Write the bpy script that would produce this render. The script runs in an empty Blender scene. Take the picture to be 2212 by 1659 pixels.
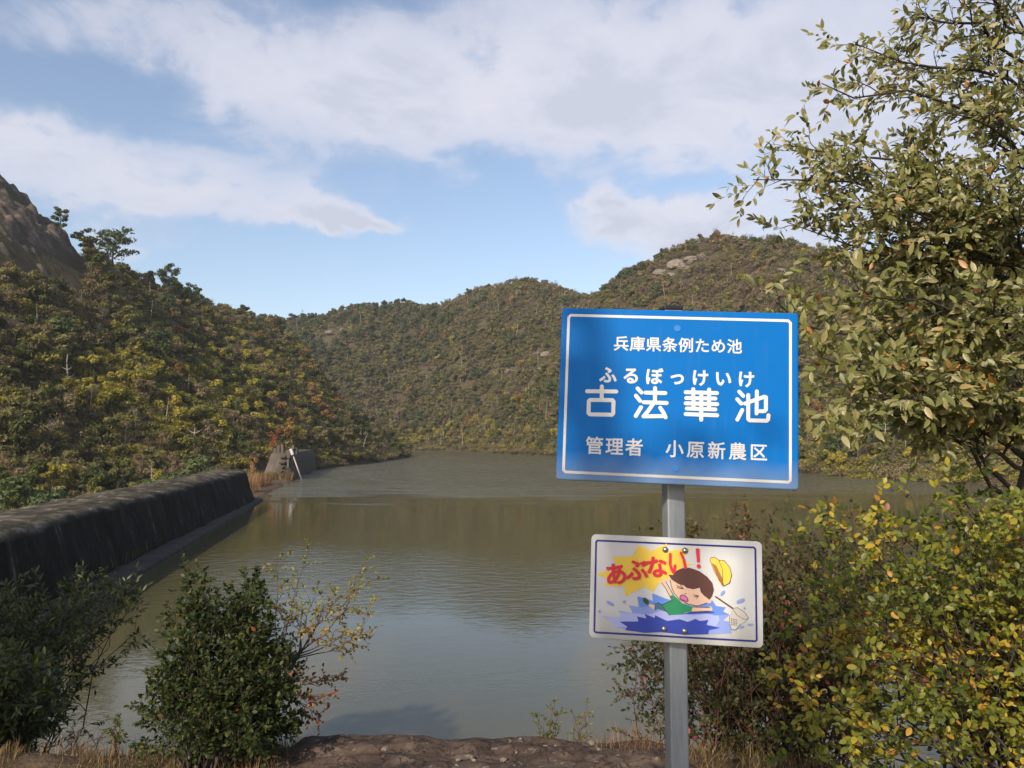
import bpy, bmesh, math, random
import numpy as np
from mathutils import Vector, Matrix, noise as mnoise

# ------------------------------------------------------------------ camera, sky, sun, exposure
scene = bpy.context.scene
COL = scene.collection
CAM = Vector((0.0, 0.0, 5.0))
FPX = 1661.0                                    # focal length in pixels of a 2212 wide frame
PITCH = math.atan((945 - 829.5) / FPX)
cam_d = bpy.data.cameras.new('camera')
cam_d.angle = 2 * math.atan(1106 / FPX)
cam_d.clip_start = 0.05
cam_d.clip_end = 4000
cam = bpy.data.objects.new('camera', cam_d)
COL.objects.link(cam)
cam.location = CAM
cam.rotation_euler = (math.pi / 2 + PITCH, 0, 0)
scene.camera = cam

SUN_AZ = math.radians(209)                      # compass style: 0 = +y, clockwise
SUN_EL = math.radians(30)
SUN_DIR = Vector((math.sin(SUN_AZ) * math.cos(SUN_EL), math.cos(SUN_AZ) * math.cos(SUN_EL), math.sin(SUN_EL)))
sun_d = bpy.data.lights.new('sun', 'SUN')
sun_d.energy = 2.9
sun_d.angle = math.radians(0.6)
sun_d.color = (1.0, 0.89, 0.74)
sun = bpy.data.objects.new('sun', sun_d)
COL.objects.link(sun)
sun.location = (-20, -30, 40)
sun.rotation_euler = SUN_DIR.to_track_quat('Z', 'Y').to_euler()

scene.view_settings.view_transform = 'Standard'
scene.view_settings.look = 'None'
scene.view_settings.gamma = 1
scene.view_settings.exposure = 0.72
scene.view_settings.use_curve_mapping = False
scene.cycles.use_denoising = True
scene.cycles.max_bounces = 6
scene.cycles.transparent_max_bounces = 4

CP, SP = math.cos(PITCH), math.sin(PITCH)
def ray(px, py):
    u = (px - 1106) / FPX
    v = (829.5 - py) / FPX
    return Vector((u, CP - v * SP, SP + v * CP))
def P(px, py, D):
    """point at forward distance D seen at pixel (px, py)"""
    d = ray(px, py)
    return CAM + d * (D / d.y)

# ---- node helper
class NT:
    def __init__(s, tree):
        s.t = tree; s.n = tree.nodes; s.l = tree.links
    def add(s, typ, **kw):
        nd = s.n.new(typ)
        for k, v in kw.items():
            if k == 'inp':
                for i, val in v.items():
                    if hasattr(val, 'is_output') or isinstance(val, bpy.types.NodeSocket):
                        s.l.new(val, nd.inputs[i])
                    else:
                        nd.inputs[i].default_value = val
            else:
                setattr(nd, k, v)
        return nd
    def math(s, op, a, b=0.0, c=None):
        inp = {0: a, 1: b}
        if c is not None: inp[2] = c
        return s.add('ShaderNodeMath', operation=op, inp=inp).outputs[0]
    def vmath(s, op, a, b=(0, 0, 0), out=0):
        return s.add('ShaderNodeVectorMath', operation=op, inp={0: a, 1: b}).outputs[out]
    def ramp(s, fac, stops, interp='LINEAR'):
        nd = s.add('ShaderNodeValToRGB', inp={0: fac})
        cr = nd.color_ramp; cr.interpolation = interp
        while len(cr.elements) < len(stops): cr.elements.new(0.5)
        for e, (p, c) in zip(cr.elements, stops):
            e.position = p; e.color = tuple(c) + (1,) if len(c) == 3 else c
        return nd.outputs[0]
    def noise(s, vec, scale, detail=4, rough=0.55, dist=0.0, out=0):
        inp = {'Scale': scale, 'Detail': detail, 'Roughness': rough, 'Distortion': dist}
        if vec is not None: inp['Vector'] = vec
        return s.add('ShaderNodeTexNoise', inp=inp).outputs[out]
    def mix(s, fac, a, b, blend='MIX'):
        nd = s.add('ShaderNodeMix', data_type='RGBA', blend_type=blend, inp={0: fac, 6: a, 7: b})
        return nd.outputs[2]
    def mrange(s, v, a, b, c=0.0, d=1.0, smooth=False):
        nd = s.add('ShaderNodeMapRange', inp={0: v, 1: a, 2: b, 3: c, 4: d})
        if smooth: nd.interpolation_type = 'SMOOTHSTEP'
        return nd.outputs[0]

# ---- world: Nishita sky with broken autumn cloud
world = bpy.data.worlds.new('World')
scene.world = world
world.use_nodes = True
w = NT(world.node_tree)
w.n.clear()
sky = w.add('ShaderNodeTexSky', sky_type='NISHITA', sun_disc=False)
sky.sun_elevation = SUN_EL
sky.sun_rotation = SUN_AZ
sky.altitude = 100; sky.air_density = 1.0; sky.dust_density = 1.3; sky.ozone_density = 1.6
tc = w.add('ShaderNodeTexCoord').outputs['Generated']
nrm = w.vmath('NORMALIZE', tc)
sep = w.add('ShaderNodeSeparateXYZ', inp={0: nrm})
az = w.math('ARCTAN2', sep.outputs[0], sep.outputs[1])
el = w.math('ARCSINE', sep.outputs[2])
# cloud plane coordinates
den = w.math('ADD', w.math('MAXIMUM', sep.outputs[2], 0.0), 0.16)
comb = w.add('ShaderNodeCombineXYZ', inp={0: w.math('DIVIDE', sep.outputs[0], den), 1: w.math('DIVIDE', sep.outputs[1], den), 2: 0.0}).outputs[0]
n_big = w.noise(comb, 1.25, 9, 0.60, 0.25)
n_soft = w.noise(comb, 3.6, 8, 0.62, 0.5)
ae = w.add('ShaderNodeCombineXYZ', inp={0: az, 1: el, 2: 0.0}).outputs[0]
warp = w.vmath('SUBTRACT', w.noise(ae, 7.0, 5, 0.6, out=1), (0.5, 0.5, 0.5))
aew = w.vmath('ADD', ae, w.vmath('MULTIPLY', warp, (0.22, 0.12, 0.0)))
def azel(px, py):
    d = ray(px, py).normalized()
    return math.atan2(d.x, d.y), math.asin(d.z)
BLOBS = [(480, 110, 380, 95, .62), (1060, 225, 420, 95, .60), (1480, 130, 420, 150, .66), (2000, 260, 400, 240, .62),
         (230, 385, 330, 70, .66), (60, 270, 110, 55, .42), (560, 440, 150, 34, .32), (705, 458, 52, 26, 1.15), (805, 482, 52, 22, 1.05),
         (1420, 480, 190, 62, .95), (1290, 430, 55, 42, .65), (1500, 570, 230, 36, .40), (330, 525, 90, 26, .40), (980, 415, 45, 14, .35),
         (1090, 602, 60, 10, .40), (1120, 500, 130, 80, -.55), (1450, 385, 230, 22, -.40), (1330, 330, 120, 20, -.25), (900, 200, 900, 200, .08), (120, 170, 170, 42, -.50), (380, 255, 130, 30, -.28), (820, 590, 420, 75, -.60), (990, 430, 190, 45, -.22),
         (920, 190, 120, 30, -.16), (1350, 370, 200, 25, -.16)]
tot = None
for bx, by, sx, sy, wt in BLOBS:
    a0, e0 = azel(bx, by)
    q = w.vmath('MULTIPLY', w.vmath('SUBTRACT', aew, (a0, e0, 0)), (FPX / sx, FPX / sy, 0))
    d2 = w.vmath('DOT_PRODUCT', q, q, out=1)
    g = w.math('MULTIPLY', w.math('POWER', 0.55, d2), wt)
    tot = g if tot is None else w.math('ADD', tot, g)
cov = w.math('ADD', w.math('ADD', tot, w.math('MULTIPLY', w.math('SUBTRACT', n_big, 0.5), 1.5)), w.math('MULTIPLY', w.math('SUBTRACT', n_soft, 0.5), 1.15))
dens = w.mrange(cov, 0.0, 1.02, 0.0, 0.94, True)
thick = w.mrange(w.math('ADD', cov, w.math('MULTIPLY', w.math('SUBTRACT', n_soft, 0.5), 1.6)), 0.25, 1.25)
ccol = w.ramp(thick, [(0.0, (4.0, 4.25, 5.1)), (0.3, (5.1, 5.0, 5.5)), (0.65, (4.55, 4.65, 5.35)), (1.0, (3.95, 4.1, 4.85))])
skyc = w.mix(1.0, sky.outputs[0], (1.30, 1.20, 1.14, 1), 'MULTIPLY')
fin = w.mix(dens, skyc, ccol)
bg = w.add('ShaderNodeBackground', inp={0: fin, 1: 0.10})
wo = w.add('ShaderNodeOutputWorld')
w.l.new(bg.outputs[0], wo.inputs[0])

# ------------------------------------------------------------------ helpers
def rnd(a, b): return random.uniform(a, b)
def link(name, data, parent=None):
    o = bpy.data.objects.new(name, data)
    COL.objects.link(o)
    if parent is not None: o.parent = parent
    return o
def tag(o, label=None, cat=None, group=None, kind=None):
    if label: o['label'] = label
    if cat: o['category'] = cat
    if group: o['group'] = group
    if kind: o['kind'] = kind
    return o
def empty(name, loc, label=None, cat=None, group=None):
    o = link(name, None); o.location = loc
    o.empty_display_size = 0.2
    return tag(o, label, cat, group)

class MB:
    """collects vertices and faces; build() makes one mesh object"""
    def __init__(s): s.v = []; s.f = []; s.m = []
    def face(s, pts, mi=0):
        n = len(s.v); s.v.extend([tuple(p) for p in pts]); s.f.append(tuple(range(n, n + len(pts)))); s.m.append(mi)
    def tube(s, pts, rad, n=6, cap=True):
        pts = [Vector(p) for p in pts]; base = len(s.v)
        k = len(pts); up = Vector((0.13, 0.21, 0.97))
        for i, p in enumerate(pts):
            t = (pts[min(i + 1, k - 1)] - pts[max(i - 1, 0)])
            if t.length < 1e-9: t = Vector((0, 0, 1))
            t.normalize()
            a = t.cross(up)
            if a.length < 1e-3: a = t.cross(Vector((1, 0, 0)))
            a.normalize(); b = t.cross(a)
            r = rad[i] if hasattr(rad, '__len__') else rad
            for j in range(n):
                an = 2 * math.pi * j / n
                s.v.append(tuple(p + (a * math.cos(an) + b * math.sin(an)) * r))
        for i in range(k - 1):
            for j in range(n):
                q = base + i * n
                s.f.append((q + j, q + (j + 1) % n, q + n + (j + 1) % n, q + n + j)); s.m.append(0)
        if cap:
            s.f.append(tuple(base + j for j in range(n))[::-1]); s.m.append(0)
            s.f.append(tuple(base + (k - 1) * n + j for j in range(n))); s.m.append(0)
    def box(s, c, d, M=None):
        c = Vector(c); n = len(s.v)
        for x in (-.5, .5):
            for y in (-.5, .5):
                for z in (-.5, .5):
                    p = Vector((x * d[0], y * d[1], z * d[2]))
                    if M is not None: p = M @ p
                    s.v.append(tuple(c + p))
        for f in ((0, 1, 3, 2), (4, 6, 7, 5), (0, 4, 5, 1), (2, 3, 7, 6), (0, 2, 6, 4), (1, 5, 7, 3)):
            s.f.append(tuple(n + i for i in f)); s.m.append(0)
    def mesh(s, name, mats, smooth=False):
        me = bpy.data.meshes.new(name)
        me.from_pydata(s.v, [], s.f)
        for m in (mats if isinstance(mats, (list, tuple)) else [mats]): me.materials.append(m)
        if any(s.m): me.polygons.foreach_set('material_index', s.m)
        if smooth: me.polygons.foreach_set('use_smooth', [True] * len(me.polygons))
        me.update()
        return me
    def build(s, name, mats, parent=None, smooth=False, bevel=0):
        o = link(name, s.mesh(name, mats, smooth), parent)
        if bevel:
            b = o.modifiers.new('bevel', 'BEVEL'); b.width = bevel; b.segments = 2; b.limit_method = 'ANGLE'
        return o

def arr_mesh(name, V, F, mat, rndv=None, smooth=False):
    """fast mesh from numpy arrays, F (n,3) or (n,4); rndv per face"""
    me = bpy.data.meshes.new(name)
    nf, k = F.shape
    me.vertices.add(len(V)); me.vertices.foreach_set('co', np.ascontiguousarray(V, np.float32).ravel())
    me.loops.add(nf * k); me.loops.foreach_set('vertex_index', np.ascontiguousarray(F, np.int32).ravel())
    me.polygons.add(nf)
    me.polygons.foreach_set('loop_start', np.arange(0, nf * k, k, dtype=np.int32))
    if rndv is not None:
        at = me.attributes.new('tint', 'FLOAT', 'FACE')
        at.data.foreach_set('value', np.ascontiguousarray(rndv, np.float32))
    if smooth: me.polygons.foreach_set('use_smooth', [True] * nf)
    me.materials.append(mat)
    me.update(calc_edges=True); me.validate()
    return me

def newmat(name):
    m = bpy.data.materials.new(name); m.use_nodes = True
    t = NT(m.node_tree); t.n.clear()
    out = t.add('ShaderNodeOutputMaterial')
    return m, t, out
def bsdf(t, out, col, rough=0.6, spec=0.5, metal=0.0, bump=None, bstr=0.3, bdist=0.02):
    b = t.add('ShaderNodeBsdfPrincipled', inp={'Base Color': col, 'Roughness': rough, 'Metallic': metal, 'Specular IOR Level': spec})
    if bump is not None:
        bn = t.add('ShaderNodeBump', inp={'Height': bump, 'Strength': bstr, 'Distance': bdist})
        t.l.new(bn.outputs[0], b.inputs['Normal'])
    t.l.new(b.outputs[0], out.inputs[0])
    return b
def c4(c): return (c[0], c[1], c[2], 1)

def leaf_mat(name, stops, source='tint', rough=0.5, trans=0.3, spec=0.4):
    """leaf colour picked per leaf (mesh attribute) or per object"""
    m, t, out = newmat(name)
    if source == 'tint':
        f = t.add('ShaderNodeAttribute', attribute_name='tint').outputs['Fac']
    elif source == 'object':
        f = t.add('ShaderNodeSeparateColor', inp={0: t.add('ShaderNodeObjectInfo').outputs['Color']}).outputs[0]
    else:   # both: woodland crowns
        a = t.add('ShaderNodeAttribute', attribute_name='tint').outputs['Fac']
        r = t.add('ShaderNodeObjectInfo').outputs['Random']
        f = t.math('ADD', t.math('MULTIPLY', a, 0.55), t.math('MULTIPLY', r, 0.45))
    c = t.ramp(f, stops)
    b = t.add('ShaderNodeBsdfPrincipled', inp={'Base Color': c, 'Roughness': rough, 'Specular IOR Level': spec})
    tr = t.add('ShaderNodeBsdfTranslucent', inp={'Color': t.mix(1.0, c, (1.25, 1.3, 0.7, 1), 'MULTIPLY')})
    mx = t.add('ShaderNodeMixShader', inp={0: trans})
    t.l.new(b.outputs[0], mx.inputs[1]); t.l.new(tr.outputs[0], mx.inputs[2])
    t.l.new(mx.outputs[0], out.inputs[0])
    return m

def bark_mat(name, c1, c2, scale=30):
    m, t, out = newmat(name)
    pos = t.add('ShaderNodeTexCoord').outputs['Object']
    n = t.noise(pos, scale, 5, 0.6)
    bsdf(t, out, t.ramp(n, [(0.3, c1), (0.7, c2)]), 0.85, 0.2, bump=n, bstr=0.5, bdist=0.01)
    return m

# ------------------------------------------------------------------ materials
def mat_terrain():
    m, t, out = newmat('hill_soil')
    pos = t.add('ShaderNodeNewGeometry').outputs['Position']
    n1 = t.noise(pos, 0.06, 6, 0.6); n2 = t.noise(pos, 0.9, 6, 0.65)
    c = t.ramp(n1, [(0.3, (0.050, 0.046, 0.020)), (0.5, (0.085, 0.066, 0.036)), (0.7, (0.060, 0.060, 0.022))])
    c = t.mix(t.mrange(n2, 0.45, 0.8), c, (0.13, 0.105, 0.07, 1))
    bsdf(t, out, c, 0.95, 0.1, bump=n2, bstr=1.0, bdist=0.6)
    return m
def mat_rock(name, dark, mid, pale, scale=0.5, patch=None):
    m, t, out = newmat(name)
    pos = t.add('ShaderNodeNewGeometry').outputs['Position']
    n1 = t.noise(pos, scale, 8, 0.62, 0.6); n2 = t.noise(pos, scale * 6, 6, 0.6)
    c = t.ramp(n1, [(0.28, dark), (0.5, mid), (0.72, pale)])
    c = t.mix(t.mrange(n2, 0.35, 0.75, 0.0, 0.6), c, c4([x * 0.45 for x in mid]))
    if patch:
        c = t.mix(t.mrange(t.noise(pos, scale * 3.3, 6, 0.7), 0.59, 0.72), c, c4(patch))
    crack = t.mrange(t.math('ABSOLUTE', t.math('SUBTRACT', t.noise(t.vmath('MULTIPLY', pos, (1.0, 1.0, 0.5)), scale * 1.3, 7, 0.6, 0.9), 0.5)), 0.0, 0.018)
    c = t.mix(crack, c4([x * 0.75 for x in dark]), c)
    h = t.math('ADD', t.math('MULTIPLY', n2, 0.5), t.math('ADD', n1, t.math('MULTIPLY', crack, 0.2)))
    bsdf(t, out, c, 0.9, 0.2, bump=h, bstr=0.8, bdist=0.25 / scale * 0.3)
    return m
def mat_water():
    m, t, out = newmat('pond_water')
    pos = t.add('ShaderNodeNewGeometry').outputs['Position']
    # wind patches: long streaks of ripples between calmer water
    pp = t.vmath('MULTIPLY', pos, (0.012, 0.045, 0.0))
    patch = t.noise(pp, 1.0, 4, 0.55, 0.5)
    sepn = t.add('ShaderNodeSeparateXYZ', inp={0: pos})
    yy = t.math('ADD', sepn.outputs[1], t.math('MULTIPLY', t.math('SUBTRACT', patch, 0.5), 40.0))
    far = t.mrange(t.math('ADD', yy, t.math('MULTIPLY', t.math('SUBTRACT', t.noise(t.vmath('MULTIPLY', pos, (0.06, 0.16, 0.0)), 1.0, 5, 0.6), 0.5), 48.0)), 58.0, 86.0, 0.0, 1.0, True)            # breeze reaches the open water
    mid = t.math('MULTIPLY', t.mrange(yy, 20.0, 30.0, 0.0, 1.0, True), t.mrange(yy, 33.0, 42.0, 1.0, 0.0, True))
    wind = t.math('ADD', t.math('ADD', t.math('MULTIPLY', far, 0.8), t.math('MULTIPLY', mid, 0.06)), t.mrange(patch, 0.35, 0.75, 0.010, 0.045))
    r1 = t.noise(t.vmath('MULTIPLY', pos, (1.6, 2.6, 0)), 1.0, 3, 0.55, 0.3)
    r2 = t.noise(t.vmath('MULTIPLY', pos, (5.0, 8.0, 0)), 1.0, 3, 0.6)
    r0 = t.noise(t.vmath('MULTIPLY', pos, (0.35, 0.9, 0)), 1.0, 3, 0.6, 0.4)
    h = t.math('ADD', t.math('ADD', t.math('MULTIPLY', r1, 1.0), t.math('MULTIPLY', r2, 0.32)), t.math('MULTIPLY', t.math('MULTIPLY', r0, 4.5), far))
    mud = t.ramp(t.noise(pos, 0.05, 3), [(0.3, (0.082, 0.073, 0.034)), (0.7, (0.100, 0.091, 0.044))])
    b = t.add('ShaderNodeBsdfPrincipled', inp={'Base Color': mud, 'Roughness': t.math('ADD', 0.03, t.math('MULTIPLY', far, t.mrange(t.noise(t.vmath('MULTIPLY', pos, (0.22, 0.55, 0.0)), 1.0, 5, 0.65, 0.3), 0.36, 0.64, 0.03, 0.30))), 'IOR': 1.333, 'Specular IOR Level': 0.5})
    bn = t.add('ShaderNodeBump', inp={'Height': h, 'Strength': wind, 'Distance': 0.22})
    t.l.new(bn.outputs[0], b.inputs['Normal'])
    t.l.new(b.outputs[0], out.inputs[0])
    return m
def mat_dam():
    m, t, out = newmat('stained_shaded_concrete')
    geo = t.add('ShaderNodeNewGeometry')
    pos = geo.outputs['Position']
    sepn = t.add('ShaderNodeSeparateXYZ', inp={0: geo.outputs['Normal']})
    stre = t.noise(t.vmath('MULTIPLY', pos, (1.5, 1.5, 0.10)), 1.0, 6, 0.65)
    fine = t.noise(pos, 6.0, 7, 0.65)
    blot = t.noise(pos, 0.8, 6, 0.62, 0.4)
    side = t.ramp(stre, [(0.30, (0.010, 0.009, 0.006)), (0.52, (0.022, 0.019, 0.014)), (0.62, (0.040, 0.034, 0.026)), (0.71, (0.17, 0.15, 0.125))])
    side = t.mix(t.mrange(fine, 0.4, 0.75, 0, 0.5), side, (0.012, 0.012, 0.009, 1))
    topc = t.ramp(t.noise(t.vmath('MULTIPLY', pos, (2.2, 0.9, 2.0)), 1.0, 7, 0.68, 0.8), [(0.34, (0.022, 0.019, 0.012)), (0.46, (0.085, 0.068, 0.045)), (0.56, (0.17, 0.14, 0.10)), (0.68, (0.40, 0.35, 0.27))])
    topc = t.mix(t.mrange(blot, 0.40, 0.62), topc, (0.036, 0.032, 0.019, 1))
    c = t.mix(t.mrange(sepn.outputs[2], 0.45, 0.8), side, topc)  # besides stains, the face's shade and the top's sunlit patches are in the colour
    bsdf(t, out, c, 0.93, 0.15, bump=t.math('ADD', fine, blot), bstr=0.8, bdist=0.06)
    return m
def mat_concrete(name, a, b_, scale=2.0):
    m, t, out = newmat(name)
    pos = t.add('ShaderNodeNewGeometry').outputs['Position']
    stre = t.noise(t.vmath('MULTIPLY', pos, (1, 1, 0.2)), scale, 7, 0.65)
    fine = t.noise(pos, scale * 5, 6, 0.6)
    c = t.ramp(stre, [(0.3, a), (0.7, b_)])
    c = t.mix(t.mrange(fine, 0.4, 0.8, 0, 0.5), c, c4([x * 0.5 for x in a]))
    bsdf(t, out, c, 0.9, 0.2, bump=fine, bstr=0.6, bdist=0.05)
    return m
def mat_bank():
    m, t, out = newmat('bank_earth')
    pos = t.add('ShaderNodeNewGeometry').outputs['Position']
    n1 = t.noise(pos, 2.2, 7, 0.65, 0.4); n2 = t.noise(pos, 22, 6, 0.65)
    c = t.ramp(n1, [(0.3, (0.045, 0.030, 0.018)), (0.5, (0.105, 0.070, 0.042)), (0.68, (0.16, 0.115, 0.07))])
    c = t.mix(t.mrange(n2, 0.5, 0.8, 0, 0.7), c, (0.20, 0.15, 0.095, 1))
    bsdf(t, out, c, 0.95, 0.1, bump=t.math('ADD', n1, t.math('MULTIPLY', n2, 0.5)), bstr=1.0, bdist=0.05)
    return m
def flat(name, col, rough=0.5, spec=0.4, dirt=0.0, metal=0.0, scale=9.0):
    m, t, out = newmat(name)
    pos = t.add('ShaderNodeTexCoord').outputs['Object']
    n = t.noise(pos, scale, 6, 0.6)
    n2 = t.noise(pos, scale * 9, 4, 0.6)
    c = t.mix(t.mrange(n, 0.4, 0.8, 0, dirt), c4(col), c4([x * 0.6 + 0.02 for x in col]))
    bsdf(t, out, c, rough, spec, metal, bump=n2, bstr=0.04, bdist=0.002)
    return m

M_TERR = mat_terrain()
M_CLIFF = mat_rock('cliff_rock', (0.055, 0.044, 0.036), (0.13, 0.098, 0.072), (0.26, 0.21, 0.165), 0.62)
M_LEDGE = mat_rock('ledge_rock', (0.036, 0.026, 0.020), (0.095, 0.064, 0.047), (0.18, 0.135, 0.10), 5.0, (0.34, 0.27, 0.21))
M_PALE = mat_rock('pale_rock', (0.12, 0.10, 0.078), (0.24, 0.20, 0.155), (0.36, 0.30, 0.24), 0.9)
M_WATER = mat_water()
M_DAM = mat_dam()
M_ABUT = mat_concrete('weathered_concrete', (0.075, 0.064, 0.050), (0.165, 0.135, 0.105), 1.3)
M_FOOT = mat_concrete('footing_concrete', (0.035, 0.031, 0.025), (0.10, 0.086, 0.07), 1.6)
M_BANK = mat_bank()
M_BARK = bark_mat('dark_bark', (0.030, 0.024, 0.018), (0.085, 0.068, 0.052), 40)
M_TWIG = bark_mat('reddish_twig', (0.070, 0.036, 0.024), (0.15, 0.085, 0.06), 60)
M_SNAG = bark_mat('bleached_wood', (0.20, 0.165, 0.13), (0.46, 0.40, 0.33), 6)
M_HTRUNK = bark_mat('hill_trunk', (0.07, 0.058, 0.045), (0.20, 0.17, 0.135), 4)
M_PTRUNK = bark_mat('pine_trunk', (0.06, 0.045, 0.035), (0.13, 0.095, 0.07), 6)

# ------------------------------------------------------------------ terrain
CTRL = [  # pond bed
    (-8, 18, -4), (-15, 50, -4), (0, 40, -5), (20, 30, -4), (0, 90, -5), (25, 80, -4), (-10, 120, -4), (-14, 180, -4), (-22, 240, -3),
    (0, 150, -4), (-36, 270, -2), (38, 45, -4), (40, 15, -4), (-20, 95, -4), (10, 10, -4), (-5, 210, -3), (20, 130, -4), (0, 0, -4), (-20, -20, -3), (40, -20, -3),
    # shores
    (-31, 118, 0), (-30, 140, 0), (-28, 165, 0), (-26, 190, 0), (-27, 206, 0), (-36, 225, 0), (-46, 245, 0), (-50, 270, 0), (-45, 290, 0),
    (-37, 303, 0), (-20, 280, 0), (-8, 255, 0), (3, 228, 0), (12, 207, 0), (24, 170, 0), (33, 140, 0), (41, 108, 0), (47, 90, 0), (52, 70, 0), (58, 45, 0), (64, 20, 0), (70, -20, 0),
    # valley below the dam
    (-26, 60, -3), (-36, 58, -2), (-30, 85, -2), (-24, 35, -4), (-42, 40, -2), (-60, 45, 2), (-46, 74, 5), (-30, 105, 1.0),
    # left hill
    (-165, 95, 70), (-108, 108, 57), (-92, 128, 49), (-90, 150, 39), (-86, 170, 38), (-84, 200, 36), (-72, 204, 37), (-62, 206, 33), (-50, 207, 18), (-38, 208, 8.5),
    (-58, 105, 17), (-70, 90, 26), (-45, 150, 15), (-100, 70, 35), (-130, 60, 45),
    (-125, 225, 22), (-95, 250, 12), (-70, 255, 8), (-150, 300, 35), (-60, 240, 6),
    # far hills
    (-165, 400, 62), (-113, 380, 60), (-66, 360, 62.5), (1, 350, 73), (-22, 353, 64), (26, 332, 62), (34, 305, 57), (61, 272, 68), (90, 250, 67), (112, 232, 57), (142, 210, 44), (200, 180, 40),
    (-75, 330, 22), (-20, 310, 24), (15, 265, 26), (40, 215, 28), (70, 170, 30), (85, 110, 24), (90, 60, 20), (100, 20, 20), (100, -20, 20),
    (-105, 480, 30), (0, 450, 35), (100, 350, 38), (160, 300, 34), (210, 260, 30), (-260, 520, 40), (320, 520, 25), (320, 100, 40), (320, -20, 40), (-260, 200, 60), (-260, -20, 40), (-120, -20, 10), (-70, -20, -2), (100, 560, 20), (-100, 560, 20)]
CT = np.array(CTRL, float)
def tps_k(r2): return np.where(r2 > 1e-9, r2 * np.log(np.maximum(r2, 1e-9)), 0.0)
SC = 100.0
A_ = CT[:, :2] / SC
K = tps_k(((A_[:, None] - A_[None]) ** 2).sum(-1)) + np.eye(len(A_)) * 2e-4
Pm = np.hstack([np.ones((len(A_), 1)), A_])
L = np.zeros((len(A_) + 3,) * 2); L[:len(A_), :len(A_)] = K; L[:len(A_), -3:] = Pm; L[-3:, :len(A_)] = Pm.T
COEF = np.linalg.solve(L, np.concatenate([CT[:, 2], np.zeros(3)]))
def lattice(seed, n=64):
    return np.random.RandomState(seed).rand(n, n)
LATS = [lattice(s) for s in range(6)]
def vnoise(x, y, k=0):
    l = LATS[k % 6]; n = l.shape[0]
    xi = np.floor(x).astype(int); yi = np.floor(y).astype(int)
    fx = x - xi; fy = y - yi
    fx = fx * fx * (3 - 2 * fx); fy = fy * fy * (3 - 2 * fy)
    a = l[xi % n, yi % n]; b = l[(xi + 1) % n, yi % n]; c = l[xi % n, (yi + 1) % n]; d = l[(xi + 1) % n, (yi + 1) % n]
    return (a * (1 - fx) + b * fx) * (1 - fy) + (c * (1 - fx) + d * fx) * fy - 0.5
def fbm(x, y, scale, octv=4, k=0):
    s = 0; a = 1.0
    for i in range(octv):
        s = s + a * vnoise(x / scale + 17.3 * i, y / scale + 5.1 * i, k + i); a *= 0.5; scale *= 0.5
    return s
X0, X1, Y0, Y1, ST = -260, 320, -20, 560, 3.0
gx = np.arange(X0, X1 + ST, ST); gy = np.arange(Y0, Y1 + ST, ST)
GX, GY = np.meshgrid(gx, gy, indexing='ij')
q = np.stack([GX.ravel(), GY.ravel()], 1) / SC
GZ = np.zeros(len(q))
for i in range(0, len(q), 8000):
    s_ = q[i:i + 8000]
    GZ[i:i + 8000] = tps_k(((s_[:, None] - A_[None]) ** 2).sum(-1)) @ COEF[:len(A_)] + COEF[-3] + s_ @ COEF[-2:]
GZ = GZ.reshape(GX.shape)
amp = np.clip(GZ / 12.0, 0.03, 1.0)
GZ = GZ + amp * (fbm(GX, GY, 34, 4, 0) * 9.0 + fbm(GX, GY, 11, 3, 2) * 3.0)
def hz(x, y):
    x = np.asarray(x, float); y = np.asarray(y, float)
    fx = np.clip((x - X0) / ST, 0, len(gx) - 1.001); fy = np.clip((y - Y0) / ST, 0, len(gy) - 1.001)
    i = fx.astype(int); j = fy.astype(int); a = fx - i; b = fy - j
    return (GZ[i, j] * (1 - a) + GZ[i + 1, j] * a) * (1 - b) + (GZ[i, j + 1] * (1 - a) + GZ[i + 1, j + 1] * a) * b
def hit(px, py, d0=45, d1=520):
    """where the sight line of a pixel first meets the hillside"""
    d = ray(px, py)
    D = np.linspace(d0, d1, 2400)
    x = CAM.x + d.x / d.y * D; z = CAM.z + d.z / d.y * D
    g = np.maximum(hz(x, D), 0.0)
    k = np.where(z <= g)[0]
    if len(k) == 0: return None
    D = D[k[0]]
    return Vector((d.x / d.y * D, D, float(hz(d.x / d.y * D, D))))
nx, ny = GX.shape
idx = np.arange(nx * ny).reshape(nx, ny)
F = np.stack([idx[:-1, :-1], idx[1:, :-1], idx[1:, 1:], idx[:-1, 1:]], -1).reshape(-1, 4)
V = np.stack([GX, GY, GZ], -1).reshape(-1, 3)
V[:, 2] = np.where((np.abs(V[:, 0]) < 40) & (V[:, 1] < 14), np.minimum(V[:, 2], -2), V[:, 2])
tag(link('hills', arr_mesh('hills', V, F, M_TERR, smooth=True)), kind='structure')

# water sheet
mb = MB(); mb.face([(-34, -15, 0), (90, -15, 0), (90, 330, 0), (-110, 330, 0), (-110, 225, 0), (-34, 225, 0)])
tag(mb.build('pond_water', M_WATER), kind='structure')

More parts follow.
